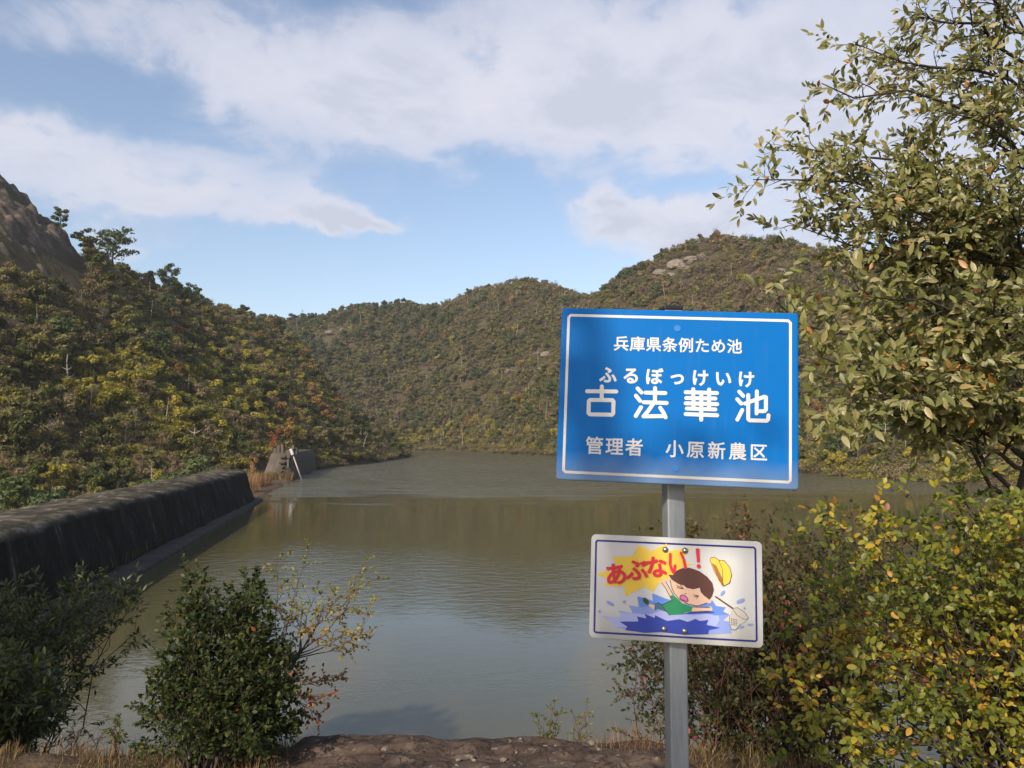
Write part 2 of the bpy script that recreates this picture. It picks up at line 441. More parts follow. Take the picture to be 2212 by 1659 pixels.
# rock face on the left hill
def rock_face():
    n = 190
    xs = np.linspace(-150, -52, n); ys = np.linspace(82, 150, n)
    XX, YY = np.meshgrid(xs, ys, indexing='ij')
    base = hz(XX, YY)
    # keep to the patch seen as bare rock: the part left of and above the line of pines
    u = (XX / YY) * FPX + 1106
    v = 945 - (base - 5) / YY * FPX
    edge = 175 + (v - 560) * 0.12
    mk = 1 / (1 + np.exp((u - edge + fbm(XX, YY, 9, 3, 1) * 60) / 14)) * 1 / (1 + np.exp((v - 585 + fbm(XX, YY, 7, 3, 3) * 60) / 12))
    ridg = (0.5 - np.abs(fbm(XX + YY * 0.4, YY * 2.0, 10, 5, 2))) * 5.0 + fbm(XX, YY * 1.6, 4.0, 4, 4) * 2.6 - np.abs(fbm(XX + 0.6 * YY, YY - 0.4 * XX, 6.0, 5, 3)) * 5.0
    Z = base - 3.0 + mk * (2.6 + ridg * 0.8 + fbm(XX * 1.3, YY * 2.0, 1.6, 2, 1) * 1.5)
    id2 = np.arange(n * n).reshape(n, n)
    F2 = np.stack([id2[:-1, :-1], id2[1:, :-1], id2[1:, 1:], id2[:-1, 1:]], -1).reshape(-1, 4)
    tag(link('rock_face', arr_mesh('rock_face', np.stack([XX, YY, Z], -1).reshape(-1, 3), F2, M_CLIFF)), kind='structure')
    return mk, xs, ys
RMASK, RXS, RYS = rock_face()
def rockmask(x, y):
    i = np.clip(((x - RXS[0]) / (RXS[1] - RXS[0])).astype(int), 0, 189); j = np.clip(((y - RYS[0]) / (RYS[1] - RYS[0])).astype(int), 0, 189)
    inside = (x > RXS[0]) & (x < RXS[-1]) & (y > RYS[0]) & (y < RYS[-1])
    return np.where(inside, RMASK[i, j], 0)

# pale bare rock slabs on the far hills
def boulder_mesh(seed, mat, sub=3, rough=0.35):
    bm = bmesh.new(); bmesh.ops.create_icosphere(bm, subdivisions=sub, radius=1.0)
    off = Vector((seed * 7.3, seed * 3.1, seed))
    for v in bm.verts:
        d = mnoise.noise(v.co * 1.1 + off) * rough + mnoise.noise(v.co * 3.1 + off) * rough * 0.45 + mnoise.noise(v.co * 7 + off) * rough * 0.18
        v.co *= 1 + d
    me = bpy.data.meshes.new('boulder'); bm.to_mesh(me); bm.free(); me.materials.append(mat)
    return me
random.seed(5)
BM_ = [boulder_mesh(i, M_PALE) for i in range(3)]
BOULD = []
for k, (px, py, s) in enumerate([(1425, 590, 3.4), (1462, 572, 4.2), (1495, 566, 3.4), (1520, 560, 3.0), (1480, 583, 3.0), (1450, 596, 2.4), (1690, 590, 3.2), (1840, 577, 3.6), (1870, 583, 2.6),
                                 (715, 720, 3.4), (742, 718, 3.0), (940, 660, 3.0), (975, 655, 2.4), (1160, 770, 3.2), (1180, 766, 2.6), (1100, 805, 2.4), (1165, 800, 2.2), (960, 655, 2.2)]):
    h = hit(px, py)
    if h is None: continue
    o = link('bare_rock', BM_[k % 3]); o.location = h + Vector((0, 0, s * 0.05))
    o.scale = (s * 0.95, s * 0.7, s * 0.36); o.rotation_euler = (rnd(-.3, .3), rnd(-.3, .3), rnd(0, 6))
    tag(o, 'pale bare granite slab showing through scrub on the far hillside', 'rock', 'bare rocks on the far hills')
    BOULD.append((h.x, h.y, s * 1.3))

# ------------------------------------------------------------------ hillside woodland
def crown_cards(n, blobs, size, rng, flat_=0.35):
    """leaf-spray faces spread through several clumps; returns verts, tri faces, tint"""
    V = []; F = []; T = []
    wts = np.array([b[3] for b in blobs]); wts = wts / wts.sum()
    for i in range(n):
        b = blobs[rng.choice(len(blobs), p=wts)]
        d = rng.normal(size=3); d /= np.linalg.norm(d)
        r = rng.uniform(0.35, 1.0) ** 0.5
        c = np.array(b[0]) + d * r * np.array(b[1])
        nrm = d * 0.6 + rng.normal(size=3) * 0.6 + np.array([0, 0, 0.5]); nrm /= np.linalg.norm(nrm)
        a = np.cross(nrm, rng.normal(size=3)); a /= np.linalg.norm(a); bb = np.cross(nrm, a)
        s = size * rng.uniform(0.55, 1.35); k = len(V)
        V += [c - a * s, c + bb * s * 0.42 + nrm * s * .15, c + a * s * 1.1, c - bb * s * 0.42 - nrm * s * .1]
        F += [(k, k + 1, k + 2), (k, k + 2, k + 3)]
        t = np.clip(b[2] + rng.uniform(-.28, .28) , 0, 1); T += [t, t]
    return np.array(V), np.array(F), np.array(T)
def broad_blobs(rng, nb, w, h0, h1):
    out = []
    for i in range(nb):
        a = rng.uniform(0, 6.28); r = w * math.sqrt(rng.uniform(0, 1)) * 0.75
        z = rng.uniform(h0, h1); rr = r * (1.15 - 0.6 * (z - h0) / (h1 - h0 + 1e-6))
        s = rng.uniform(0.16, 0.30) * w * 1.25
        out.append(((rr * math.cos(a), rr * math.sin(a), z), (s, s, s * 0.75), rng.uniform(0.2, 0.8), s * s))
    return out
def tris(mb):
    out = []
    for f in mb.f:
        for i in range(1, len(f) - 1): out.append((f[0], f[i], f[i + 1]))
    return np.array(mb.v), np.array(out)
def twig_tree(rng, h, nb, spread, r=0.035, lean=0.1, low=0.1):
    mb = MB()
    top = np.array([rng.uniform(-lean, lean), rng.uniform(-lean, lean), h])
    mb.tube([(0, 0, -0.15), tuple(top * 0.5 + rng.normal(size=3) * 0.02), tuple(top)], [r, r * 0.7, r * 0.2], 5)
    for i in range(nb):
        t = rng.uniform(low, 0.97); p = top * t
        a = rng.uniform(0, 6.28); l = spread * (1.15 - t * 0.75) * rng.uniform(0.5, 1.1)
        d = np.array([math.cos(a), math.sin(a), rng.uniform(0.35, 1.1)])
        e = p + d * l * 0.6; g = e + np.array([d[0] * .5, d[1] * .5, d[2] * 1.2]) * l * 0.4
        mb.tube([tuple(p), tuple(e), tuple(g)], [r * 0.42 * (1.1 - t * .6), r * 0.25, r * 0.07], 3, cap=False)
        for j in range(2):
            q0 = p + (e - p) * rng.uniform(0.4, 1); dd = d + rng.normal(size=3) * 0.6
            mb.tube([tuple(q0), tuple(q0 + dd * l * 0.35)], [r * .16, r * 0.05], 3, cap=False)
    return mb

MAT_H = {
    'olive': leaf_mat('olive_scrub', [(0.0, (0.083, 0.083, 0.027)), (0.45, (0.197, 0.180, 0.063)), (1.0, (0.357, 0.305, 0.115))], 'both', 0.6, 0.40, 0.25),
    'yellow': leaf_mat('yellow_green_scrub', [(0.0, (0.136, 0.133, 0.027)), (0.45, (0.323, 0.279, 0.052)), (1.0, (0.558, 0.452, 0.092))], 'both', 0.6, 0.42, 0.25),
    'dark': leaf_mat('evergreen_scrub', [(0.0, (0.049, 0.058, 0.021)), (0.5, (0.105, 0.116, 0.036)), (1.0, (0.200, 0.199, 0.064))], 'both', 0.65, 0.35, 0.15),
    'brown': leaf_mat('brown_scrub', [(0.0, (0.103, 0.077, 0.041)), (0.5, (0.222, 0.168, 0.090)), (1.0, (0.372, 0.286, 0.161))], 'both', 0.7, 0.35, 0.2),
    'rust': leaf_mat('rust_scrub', [(0.0, (0.157, 0.091, 0.035)), (0.5, (0.328, 0.183, 0.064)), (1.0, (0.543, 0.305, 0.104))], 'both', 0.7, 0.3, 0.2),
    'pine': leaf_mat('pine_needles', [(0.0, (0.048, 0.067, 0.030)), (0.5, (0.104, 0.134, 0.048)), (1.0, (0.185, 0.211, 0.072))], 'both', 0.6, 0.2, 0.2),
    'red': leaf_mat('red_leaves', [(0.0, (0.200, 0.053, 0.022)), (0.5, (0.427, 0.099, 0.040)), (1.0, (0.577, 0.222, 0.081))], 'both', 0.6, 0.3, 0.2),
}
def pine_blobs(rng, nb=9):
    out = []
    for i in range(nb):
        z = 0.42 + 0.56 * i / (nb - 1); a = i * 2.4 + rng.uniform(-.4, .4); r = (1.05 - z) * 0.55 + 0.06
        out.append(((r * math.cos(a), r * math.sin(a), z), (0.19, 0.19, 0.055), rng.uniform(0.2, 0.8), 1))
        a += 2.6
        out.append(((r * .8 * math.cos(a), r * .8 * math.sin(a), z - .03), (0.16, 0.16, 0.05), rng.uniform(0.2, 0.8), 1))
    return out
PROTO = []      # (kind, crown mesh, wood mesh, joined mesh)
def join_two(name, a, b):
    """one mesh with two materials from two meshes (for the woodland mass)"""
    bm = bmesh.new(); bm.from_mesh(a); n = len(bm.faces); bm.from_mesh(b); bm.faces.ensure_lookup_table()
    for i in range(n, len(bm.faces)): bm.faces[i].material_index = 1
    me = bpy.data.meshes.new(name); bm.to_mesh(me); bm.free()
    me.materials.append(a.materials[0]); me.materials.append(b.materials[0])
    return me
def make_protos():
    spec = [('olive', 420, 12, .52, .18, .82, .105), ('olive', 380, 9, .42, .2, .92, .10), ('olive', 300, 8, .60, .12, .6, .11),
            ('yellow', 420, 11, .58, .12, .68, .105), ('yellow', 360, 8, .50, .15, .8, .10),
            ('dark', 460, 11, .48, .18, .86, .10), ('dark', 420, 9, .40, .25, .95, .10),
            ('brown', 260, 10, .50, .2, .8, .085), ('brown', 200, 8, .42, .25, .9, .08),
            ('rust', 300, 9, .45, .2, .85, .09), ('pine', 520, 0, 0, 0, 0, .085)]
    for i, (kind, n, nb, w_, h0, h1, s) in enumerate(spec):
        rng = np.random.RandomState(100 + i)
        bl = pine_blobs(rng) if kind == 'pine' else broad_blobs(rng, nb, w_, h0, h1)
        V, F, T = crown_cards(int(n * 2.3), bl, s * 0.60, rng)
        cm = arr_mesh('crown_' + kind, V, F, MAT_H[kind], T)
        wood = twig_tree(rng, 0.95 if kind == 'pine' else h1, 9 if kind in ('dark', 'pine') else 16, 0.5 * (w_ or .4) + .1, 0.018 if kind != 'pine' else 0.02)
        wv, wf = tris(wood)
        wm = arr_mesh('trunk_' + kind, wv, wf, M_PTRUNK if kind == 'pine' else M_HTRUNK)
        PROTO.append((kind, cm, wm, join_two('shrub_%02d' % i, cm, wm)))
    for i, (kind, n) in enumerate((('olive', 620), ('brown', 560), ('yellow', 620), ('brown', 420))):     # low scrub cover
        rng = np.random.RandomState(300 + i)
        bl = [((rng.uniform(-1, 1), rng.uniform(-1, 1), rng.uniform(.08, .34)), (.34, .34, .20), rng.uniform(.2, .8), 1) for _ in range(13)]
        V, F, T = crown_cards(n, bl, .085, rng)
        cm = arr_mesh('cover_' + kind, V, F, MAT_H[kind], T)
        mb_ = MB()
        for q in range(26):
            p = np.array([rng.uniform(-1, 1), rng.uniform(-1, 1), -.1]); d = rng.normal(size=3) * .16 + np.array([0, 0, .5])
            mb_.tube([tuple(p), tuple(p + d)], [.012, .004], 3, cap=False)
        wv, wf = tris(mb_)
        wm = arr_mesh('cover_twigs', wv, wf, M_HTRUNK)
        PROTO.append(('cover_' + kind, cm, wm, join_two('cover_%02d' % i, cm, wm)))
    for i in range(2):      # leafless scrub
        rng = np.random.RandomState(200 + i)
        wv, wf = tris(twig_tree(rng, 0.95, 46, 0.42, 0.014))
        wm = arr_mesh('bare_twigs', wv, wf, M_HTRUNK)
        PROTO.append(('bare', None, wm, wm))
def stem_protos():
    for i in range(3):      # thin pale standing stems
        rng = np.random.RandomState(400 + i)
        wv, wf = tris(twig_tree(rng, 1.25, 5, 0.16, 0.020, 0.16, 0.5))
        wm = arr_mesh('pale_stem', wv, wf, M_SNAG)
        PROTO.append(('stem', None, wm, wm))
make_protos(); stem_protos()
KIDX = {}
for i, p in enumerate(PROTO): KIDX.setdefault(p[0], []).append(i)

def kind_weights(x, y, z):
    """what grows where, per point; the left hill is y < 225 and x < -24"""
    u = x / y * FPX + 1106; v = 945 - (z - 5) / y * FPX
    left = (x < -22) & (y < 228)
    n = fbm(x, y, 22, 3, 1)
    W = {k: np.zeros_like(x) for k in ('olive', 'yellow', 'dark', 'brown', 'rust', 'pine', 'bare', 'stem')}
    yel = np.exp(-(((u - 430) / 260) ** 2 + ((v - 880) / 110) ** 2))
    rst = np.exp(-(((u - 720) / 150) ** 2 + ((v - 900) / 70) ** 2))
    W['olive'] = np.where(left, 0.9 + n, 1.1 + n)
    W['yellow'] = np.where(left, 0.16 + yel * 4.2, 0.10 + np.clip((z < 9) * 0.8, 0, 1))
    W['dark'] = np.where(left, 0.26 - n * 0.9 + np.exp(-((u - 60) / 170) ** 2 - ((v - 950) / 160) ** 2) * 1.2, 0.34 - n * 0.9 + np.exp(-((u - 680) / 240) ** 2 - ((v - 720) / 90) ** 2) * 1.4)  # extra dark crowns at lower left put that slope's shade into the foliage colour
    W['brown'] = np.where(left, 0.55 + n * 0.6 + rst * 0.7, 0.30 + n + np.exp(-((u - 1700) / 500) ** 2 - ((v - 600) / 130) ** 2) * 1.8)
    W['rust'] = np.where(left, 0.02 + rst * 0.30, 0.02 + 0.0 * x)
    W['pine'] = np.where(left, 0.03, 0.05) + 0 * x
    W['bare'] = np.where(left, 0.30, 0.45 + np.exp(-((u - 1700) / 500) ** 2 - ((v - 600) / 130) ** 2) * 0.6) + 0 * x
    W['stem'] = np.where(left, 0.03, 0.09) + 0 * x
    ks = list(W); A = np.clip(np.stack([W[k] for k in ks], 1), 0.0, None); A /= A.sum(1, keepdims=True)
    return ks, A
def visible(x, y, z, tol=3.0):
    ok = np.ones(len(x), bool)
    for t in np.linspace(0.12, 0.97, 46):
        X, Y = x * t, y * t; Z = 5 + (z - 5) * t
        ok &= hz(X, Y) < Z + tol
    return ok
def scatter(n, xr, yr, seed, smin, smax):
    rng = np.random.RandomState(seed)
    x = rng.uniform(*xr, n); y = rng.uniform(*yr, n); z = hz(x, y)
    u = x / np.maximum(y, 1) * FPX + 1106
    behind = (x < -13.4 - (y - 27.7) * .189 - 7.0) & (y < 118)
    ok = ((z > 0.35) | behind) & (u > -150) & (u < 2400) & (y > 36)
    ok &= ~((rockmask(x, y) > 0.15))
    vv = 945 - (z + 2 - 5) / np.maximum(y, 1) * FPX
    ok &= ~((u < 175 + (vv - 560) * 0.15) & (vv < 585 + 20 * np.sin(u * .05)) & (x < 0) & (y < 150))
    ok &= ~((x > -13.4 - (y - 27.7) * .189 - 7.0) & (y < 116) & (x < 0))
    for bx, by, br in BOULD: ok &= ((x - bx) ** 2 + ((y - by + 2.5) * 0.7) ** 2) > br * br
    x, y, z = x[ok], y[ok], z[ok]
    v = visible(x, y, z + 2.5); x, y, z = x[v], y[v], z[v]
    s = smin + (smax - smin) * rng.uniform(0, 1, len(x)) ** 2.4
    s *= np.where(z < 2.5, 0.6, 1.0) * np.where(rng.uniform(0, 1, len(x)) < .06, np.where(y > 228, 1.5, 1.2), 1.0)
    ks, A = kind_weights(x, y, z)
    cum = A.cumsum(1); r = rng.uniform(0, 1, len(x))[:, None]
    ki = (r > cum).sum(1).clip(0, len(ks) - 1)
    pi = np.array([KIDX[ks[k]][rng.randint(len(KIDX[ks[k]]))] for k in ki])
    s *= np.array([1.5 if ks[k] == 'pine' else (0.85 if ks[k] == 'yellow' else 1.0) for k in ki])
    s = np.minimum(s, np.where(y > 228, 5.6, 4.7))
    return x, y, z, s, pi, rng.uniform(0, 6.28, len(x)), rng

HLAB = {'olive': ('scrub_tree', 'olive green scrub tree on the hillside beside the dam', 'tree'),
        'yellow': ('hill_shrub', 'bright yellow green shrub on the hillside beside the dam', 'shrub'),
        'dark': ('evergreen_tree', 'dark evergreen broadleaf tree on the hillside beside the dam', 'tree'),
        'brown': ('brown_tree', 'brown thinly leaved autumn tree on the hillside beside the dam', 'tree'),
        'rust': ('rusty_shrub', 'rust orange autumn shrub on the hillside beside the dam', 'shrub'),
        'pine': ('pine_tree', 'dark pine among scrub on the hillside beside the dam', 'pine'),
        'stem': ('dead_sapling', 'thin pale dead stem on the hillside beside the dam', 'dead tree'),
        'bare': ('leafless_tree', 'leafless grey twiggy tree on the hillside beside the dam', 'tree')}
def hill_thing(pi, loc, s, rz, label=None, cat=None, name=None, group=None, sxy=1.0):
    kind, cm, wm, _ = PROTO[pi]
    nm, lb, ct = HLAB[kind]
    if label is None:
        u_ = loc[0] / loc[1] * FPX + 1106; v_ = 945 - (loc[2] - 5) / loc[1] * FPX
        zone = ('just below the bare rock face' if (u_ < 260 and v_ < 720) else 'around the spillway pillar' if (u_ > 520 and v_ > 860) else 'low behind the dam wall' if v_ > 860 else 'along the top of the left ridge' if v_ < 720 else 'halfway up the left hillside')
        size_ = 'tall ' if s > 3.9 else 'low ' if s < 2.6 else ''
        lb = size_ + lb.replace('on the hillside beside the dam', zone)
        group = lb
    o = empty(name or nm, loc, label or lb, cat or ct, group or ('hillside ' + nm.replace('_', ' ') + 's beside the dam'))
    o.scale = (s * sxy, s * sxy, s); o.rotation_euler = (0, 0, rz)
    if cm is not None: link('crown', cm, o)
    link('trunk', wm, o)
    return o
protos_col = bpy.data.collections.new('woodland_sources')
for i, p in enumerate(PROTO):
    ob = bpy.data.objects.new('source_%02d' % i, p[3]); protos_col.objects.link(ob)
def cover(x, y, z, rng, n):
    """low scrub between the trees"""
    k = rng.choice(len(x), n, replace=True)
    cx = x[k] + rng.normal(size=n) * 1.6; cy = y[k] + rng.normal(size=n) * 1.6; cz = hz(cx, cy)
    ok = ((cz > 0.2) | (cy < 115)) & ((rockmask(cx, cy) < .1) | (rng.rand(n) < .06))
    cx, cy, cz = cx[ok], cy[ok], cz[ok]
    ks, A = kind_weights(cx, cy, cz); yw = A[:, ks.index('yellow')]; bw = A[:, ks.index('brown')] + A[:, ks.index('bare')]
    r = rng.uniform(0, 1, len(cx)); kc = np.where(r < yw * 1.1, 2, np.where(r < yw * 1.1 + bw * 1.2, np.where(rng.rand(len(cx)) < .5, 1, 3), 0))
    first = KIDX['cover_olive'][0]
    return cx, cy, cz, rng.uniform(1.1, 2.3, len(cx)), first + kc, rng.uniform(0, 6.28, len(cx))
def woodland(name, x, y, z, s, pi, rz):
    c_ = cover(x, y, z, np.random.RandomState(77), int(len(x) * 1.0))
    x, y, z, s, pi, rz = [np.concatenate([a, b]) for a, b in zip((x, y, z, s, pi, rz), c_)]
    me = bpy.data.meshes.new(name)
    me.vertices.add(len(x)); me.vertices.foreach_set('co', np.stack([x, y, z], 1).astype(np.float32).ravel())
    for nm, arr, tp in (('size', s, 'FLOAT'), ('turn', rz, 'FLOAT')):
        at = me.attributes.new(nm, tp, 'POINT'); at.data.foreach_set('value', arr.astype(np.float32))
    at = me.attributes.new('pick', 'INT', 'POINT'); at.data.foreach_set('value', pi.astype(np.int32))
    me.update()
    o = link(name, me)
    ng = bpy.data.node_groups.new(name, 'GeometryNodeTree')
    ng.interface.new_socket('Geometry', in_out='INPUT', socket_type='NodeSocketGeometry')
    ng.interface.new_socket('Geometry', in_out='OUTPUT', socket_type='NodeSocketGeometry')
    N = ng.nodes; Lk = ng.links
    gi = N.new('NodeGroupInput'); go = N.new('NodeGroupOutput')
    ci = N.new('GeometryNodeCollectionInfo'); ci.inputs[0].default_value = protos_col; ci.inputs['Separate Children'].default_value = True; ci.inputs['Reset Children'].default_value = True
    ip = N.new('GeometryNodeInstanceOnPoints'); ip.inputs['Pick Instance'].default_value = True
    def attr(nm, tp):
        a = N.new('GeometryNodeInputNamedAttribute'); a.data_type = tp; a.inputs[0].default_value = nm; return a.outputs[0]
    cx = N.new('ShaderNodeCombineXYZ'); Lk.new(attr('turn', 'FLOAT'), cx.inputs[2])
    Lk.new(gi.outputs[0], ip.inputs['Points']); Lk.new(ci.outputs[0], ip.inputs['Instance'])
    Lk.new(attr('pick', 'INT'), ip.inputs['Instance Index']); Lk.new(cx.outputs[0], ip.inputs['Rotation']); Lk.new(attr('size', 'FLOAT'), ip.inputs['Scale'])
    Lk.new(ip.outputs[0], go.inputs[0])
    md = o.modifiers.new('scrub', 'NODES'); md.node_group = ng
    tag(o, kind='stuff')
    return o
# left hill: the largest-looking ones are things, the rest is the wood as a mass
x, y, z, s, pi, rz, rng = scatter(19000, (-175, -22), (50, 228), 11, 1.5, 5.6)
app = s / y
order = np.argsort(-app)
front = order[:230]
for i in front: hill_thing(int(pi[i]), (x[i], y[i], z[i] - 0.15), float(s[i]), float(rz[i]))
rest = order[230:]
woodland('near_hillside_wood', x[rest], y[rest], z[rest] - 0.15, s[rest], pi[rest], rz[rest])
x, y, z, s, pi, rz, rng = scatter(60000, (-175, 260), (60, 410), 12, 1.8, 6.6)
k = ~((x < -22) & (y < 228))
woodland('far_hillside_wood', x[k], y[k], z[k] - 0.15, s[k], pi[k], rz[k])

# skyline trees of the left hill
def spread_pine(base, h, wd, label, seed, nb=12, name='pine_tree'):
    rng = np.random.RandomState(seed)
    o = empty(name, base, label, 'pine')
    mb = MB()
    top = np.array([rng.uniform(-.1, .1) * h, 0, h * 0.9])
    mid = np.array([rng.uniform(-.06, .06) * h, 0, h * 0.45])
    mb.tube([(0, 0, -0.5), tuple(mid), tuple(top)], [h * .022, h * .016, h * .005], 7)
    bl = []
    for i in range(nb):
        t = 0.42 + 0.56 * i / nb; a = i * 2.4 + rng.uniform(-.5, .5)
        r = wd * (0.55 + 0.45 * math.sin(math.pi * min(1, (t - .3) / .75))) * rng.uniform(.55, 1)
        p = mid + (top - mid) * (t - .42) / .56
        e = p + np.array([math.cos(a) * r, math.sin(a) * r * .8, h * rng.uniform(.03, .14)])
        m_ = (p + e) / 2 + np.array([0, 0, h * .02])
        mb.tube([tuple(p), tuple(m_), tuple(e)], [h * .008, h * .006, h * .002], 4, cap=False)
        for f in (0.62, 0.85, 1.05):
            c = p + (e - p) * f + rng.normal(size=3) * wd * .06
            bl.append((tuple(c), (wd * .26, wd * .26, h * .045), rng.uniform(.2, .8), 1))
    bl.append((tuple(top), (wd * .2, wd * .2, h * .07), .6, 1))
    V, F, T = crown_cards(1500, bl, h * 0.030, rng)
    link('crown', arr_mesh('crown', V, F, MAT_H['pine'] if 'pine' in name else MAT_H['dark'], T), o)
    mb.build('trunk', M_PTRUNK, o, smooth=True)
    return o
def ground_at(px, D):
    xx = (px - 1106) / FPX * D
    return Vector((xx, D, float(hz(xx, D))))
def on_skyline(px, D, pytop):
    b = ground_at(px, D); top = P(px, pytop, D)
    return b, top.z - b.z
b, h = on_skyline(113, 128, 448); spread_pine(b, max(h, 4), 1.6, 'slim pine standing at the lower edge of the bare rock face', 1, 10)
b, h = on_skyline(238, 140, 490); spread_pine(b, max(h, 5), 4.2, 'broad spreading pine, tallest crown on the left ridge', 2, 15)
b, h = on_skyline(350, 155, 570); spread_pine(b, max(h, 4), 2.6, 'dark rounded evergreen below the spreading pine on the left ridge', 3, 12, 'ridge_tree')
b, h = on_skyline(408, 165, 612); spread_pine(b, max(h, 4), 1.9, 'thin leaning pine with open branches at the low end of the left ridge', 4, 8)
b, h = on_skyline(165, 134, 495); spread_pine(b, max(h, 3), 1.8, 'low dark evergreen between the rock face and the spreading pine', 5, 9, 'ridge_tree')
b, h = on_skyline(1398, 290, 572); spread_pine(b, max(h, 4), 2.3, 'round dark pine beside the pale rocks of the far ridge', 6, 10)
b, h = on_skyline(1457, 283, 540); spread_pine(b, max(h, 4), 1.7, 'small pine just above the pale rocks of the far ridge', 7, 9)
h_ = hit(960, 742)
o = hill_thing(KIDX['rust'][0], h_, 5.5, 1.0, 'rust red tree alone among green scrub on the far hillside', 'tree', 'red_tree', 'red tree')
del o['group']
# red-leaved saplings by the spillway
def red_sapling(px, pyb, pyt, D, label, seed, kind='red'):
    rng = np.random.RandomState(seed)
    base = P(px, pyb, D); h = P(px, pyt, D).z - base.z
    g = max(float(hz(base.x, base.y)), 0); base.z = min(base.z, g + 0.3) if g > 0 else base.z
    h = P(px, pyt, D).z - base.z
    o = empty('red_sapling', base, label, 'sapling')
    bl = [((rng.uniform(-.16, .16) * h, rng.uniform(-.16, .16) * h, h * t), (h * .11, h * .11, h * .09), rng.uniform(.3, .8), 1) for t in np.linspace(.35, .95, 8)]
    V, F, T = crown_cards(420, bl, 0.10, rng)
    link('crown', arr_mesh('crown', V, F, MAT_H[kind], T), o)
    wv, wf = tris(twig_tree(rng, h, 12, h * .25, h * 0.010))
    link('trunk', arr_mesh('trunk', wv, wf, M_HTRUNK), o)
red_sapling(592, 975, 928, 104, 'bright red leaved sapling behind the spillway pillar posts', 1)
red_sapling(548, 1030, 985, 88, 'orange leaved sapling at the far end of the dam wall', 2, 'rust')

# bleached dead trunks
def snag(px, py0, py1, label, seed, lean=0.0, nb=4, group=None, hmax=9):
    hb = hit(px, py0)
    if hb is None: return
    rng = np.random.RandomState(seed)
    H = min((py0 - py1) / FPX * hb.y, hmax)
    o = empty('dead_tree', hb + Vector((0, 0, -0.3)), label, 'dead tree', group)
    mb = MB(); pts = []; n = 6
    for i in range(n):
        t = i / (n - 1)
        pts.append((lean * H * t * t + rng.uniform(-.03, .03) * H * (i > 0), rng.uniform(-.03, .03) * H * (i > 0), H * t + 0.3 * (i > 0)))
    r = max(0.10, H * 0.018)
    mb.tube(pts, [r * (1.1 - 0.75 * i / (n - 1)) for i in range(n)], 6)
    mb.build('trunk', M_SNAG, o, smooth=True)
    for j in range(nb):
        t = rng.uniform(0.35, 0.95); k = int(t * (n - 1)); p = np.array(pts[k]); sd = 1 if rng.rand() > .5 else -1
        l = H * rng.uniform(.12, .3)
        m2 = MB(); m2.tube([tuple(p), tuple(p + np.array([sd * l * .6, rng.uniform(-.3, .3) * l, l * .25])), tuple(p + np.array([sd * l, rng.uniform(-.3, .3) * l, l * .6]))], [r * .5, r * .35, r * .15], 5)
        m2.build('branch', M_SNAG, o)
snag(418, 992, 925, 'bare grey dead tree with side branches rising behind the dam wall', 1, 0.02, 6)
snag(146, 850, 765, 'tall bleached dead trunk on the shaded lower left hillside', 2, -0.05, 5)
snag(88, 818, 762, 'thin bleached dead stem beside the tall dead trunk on the left', 3, 0.2, 2)
snag(76, 880, 830, 'short forked dead stem in dark scrub of the left hillside', 4, 0.3, 2)
snag(782, 985, 940, 'crooked pale dead trunk leaning at the pond shore beyond the spillway', 5, 0.25, 1)
DEADS = [(135, 655, 630), (176, 655, 630), (258, 765, 740), (440, 745, 718), (480, 703, 672), (355, 800, 770), (495, 820, 795), (430, 765, 745), (562, 960, 925), (600, 900, 870), (663, 860, 835), (700, 930, 900), (190, 985, 955), (268, 978, 948),
         (780, 700, 672), (880, 690, 665), (870, 790, 760), (998, 795, 768), (1028, 830, 800), (1150, 850, 820), (1115, 740, 712), (840, 830, 800), (960, 960, 925), (1000, 965, 925), (920, 965, 935), (1050, 950, 915), (1110, 955, 920),
         (1380, 640, 618), (1475, 640, 615), (1580, 600, 575), (1560, 660, 632), (1620, 640, 612), (1500, 655, 630), (730, 770, 745), (835, 745, 722), (1075, 690, 668), (1185, 700, 675), (690, 735, 712), (1130, 900, 872)]
for k, (px, a, b_) in enumerate(DEADS):
    far = px > 690
    snag(px, a, b_, 'thin pale dead trunk standing in scrub on the far hills' if far else 'thin pale dead trunk standing in scrub on the near left hillside', 20 + k, random.uniform(-.12, .12), 2,
         'dead trunks on the far hills' if far else 'dead trunks on the near hillside')

# ------------------------------------------------------------------ dam wall
TD = Vector((-0.186, 0.983, 0)).normalized(); ND = Vector((-TD.y, TD.x, 0))    # along the dam, and away from the water
def axis(y): return Vector((-13.4 - (y - 27.7) * 0.1892, y, 0))
def sweep(name, prof, ys, mat, parent, jit=0.05, taper=None, seed=0, close_ends=True):
    V = []; n = len(prof)
    for i, yy in enumerate(ys):
        a = axis(yy)
        for j, (o_, z_) in enumerate(prof):
            p = a + ND * o_ + Vector((0, 0, z_))
            q_ = p * 0.7 + Vector((seed, 0, 0))
            d = mnoise.noise(q_) * jit + mnoise.noise(q_ * 4.0) * jit * 0.5
            p += ND * d + Vector((0, 0, d * 0.7))
            if taper: p = taper(p, yy, j)
            V.append(tuple(p))
    F = []
    for i in range(len(ys) - 1):
        for j in range(n - 1):
            a = i * n + j; F.append((a, a + 1, a + n + 1, a + n))
    if close_ends:
        F.append(tuple(range(n))); F.append(tuple(range((len(ys) - 1) * n, len(ys) * n))[::-1])
    me = bpy.data.meshes.new(name); me.from_pydata(V, [], F); me.materials.append(mat); me.update()
    bm = bmesh.new(); bm.from_mesh(me); bmesh.ops.recalc_face_normals(bm, faces=bm.faces); bm.to_mesh(me); bm.free()
    me.polygons.foreach_set('use_smooth', [True] * len(me.polygons))
    return link(name, me, parent)
dam = empty('dam_wall', (0, 0, 0), 'long dark stained concrete dam wall running along the pond', 'dam wall')
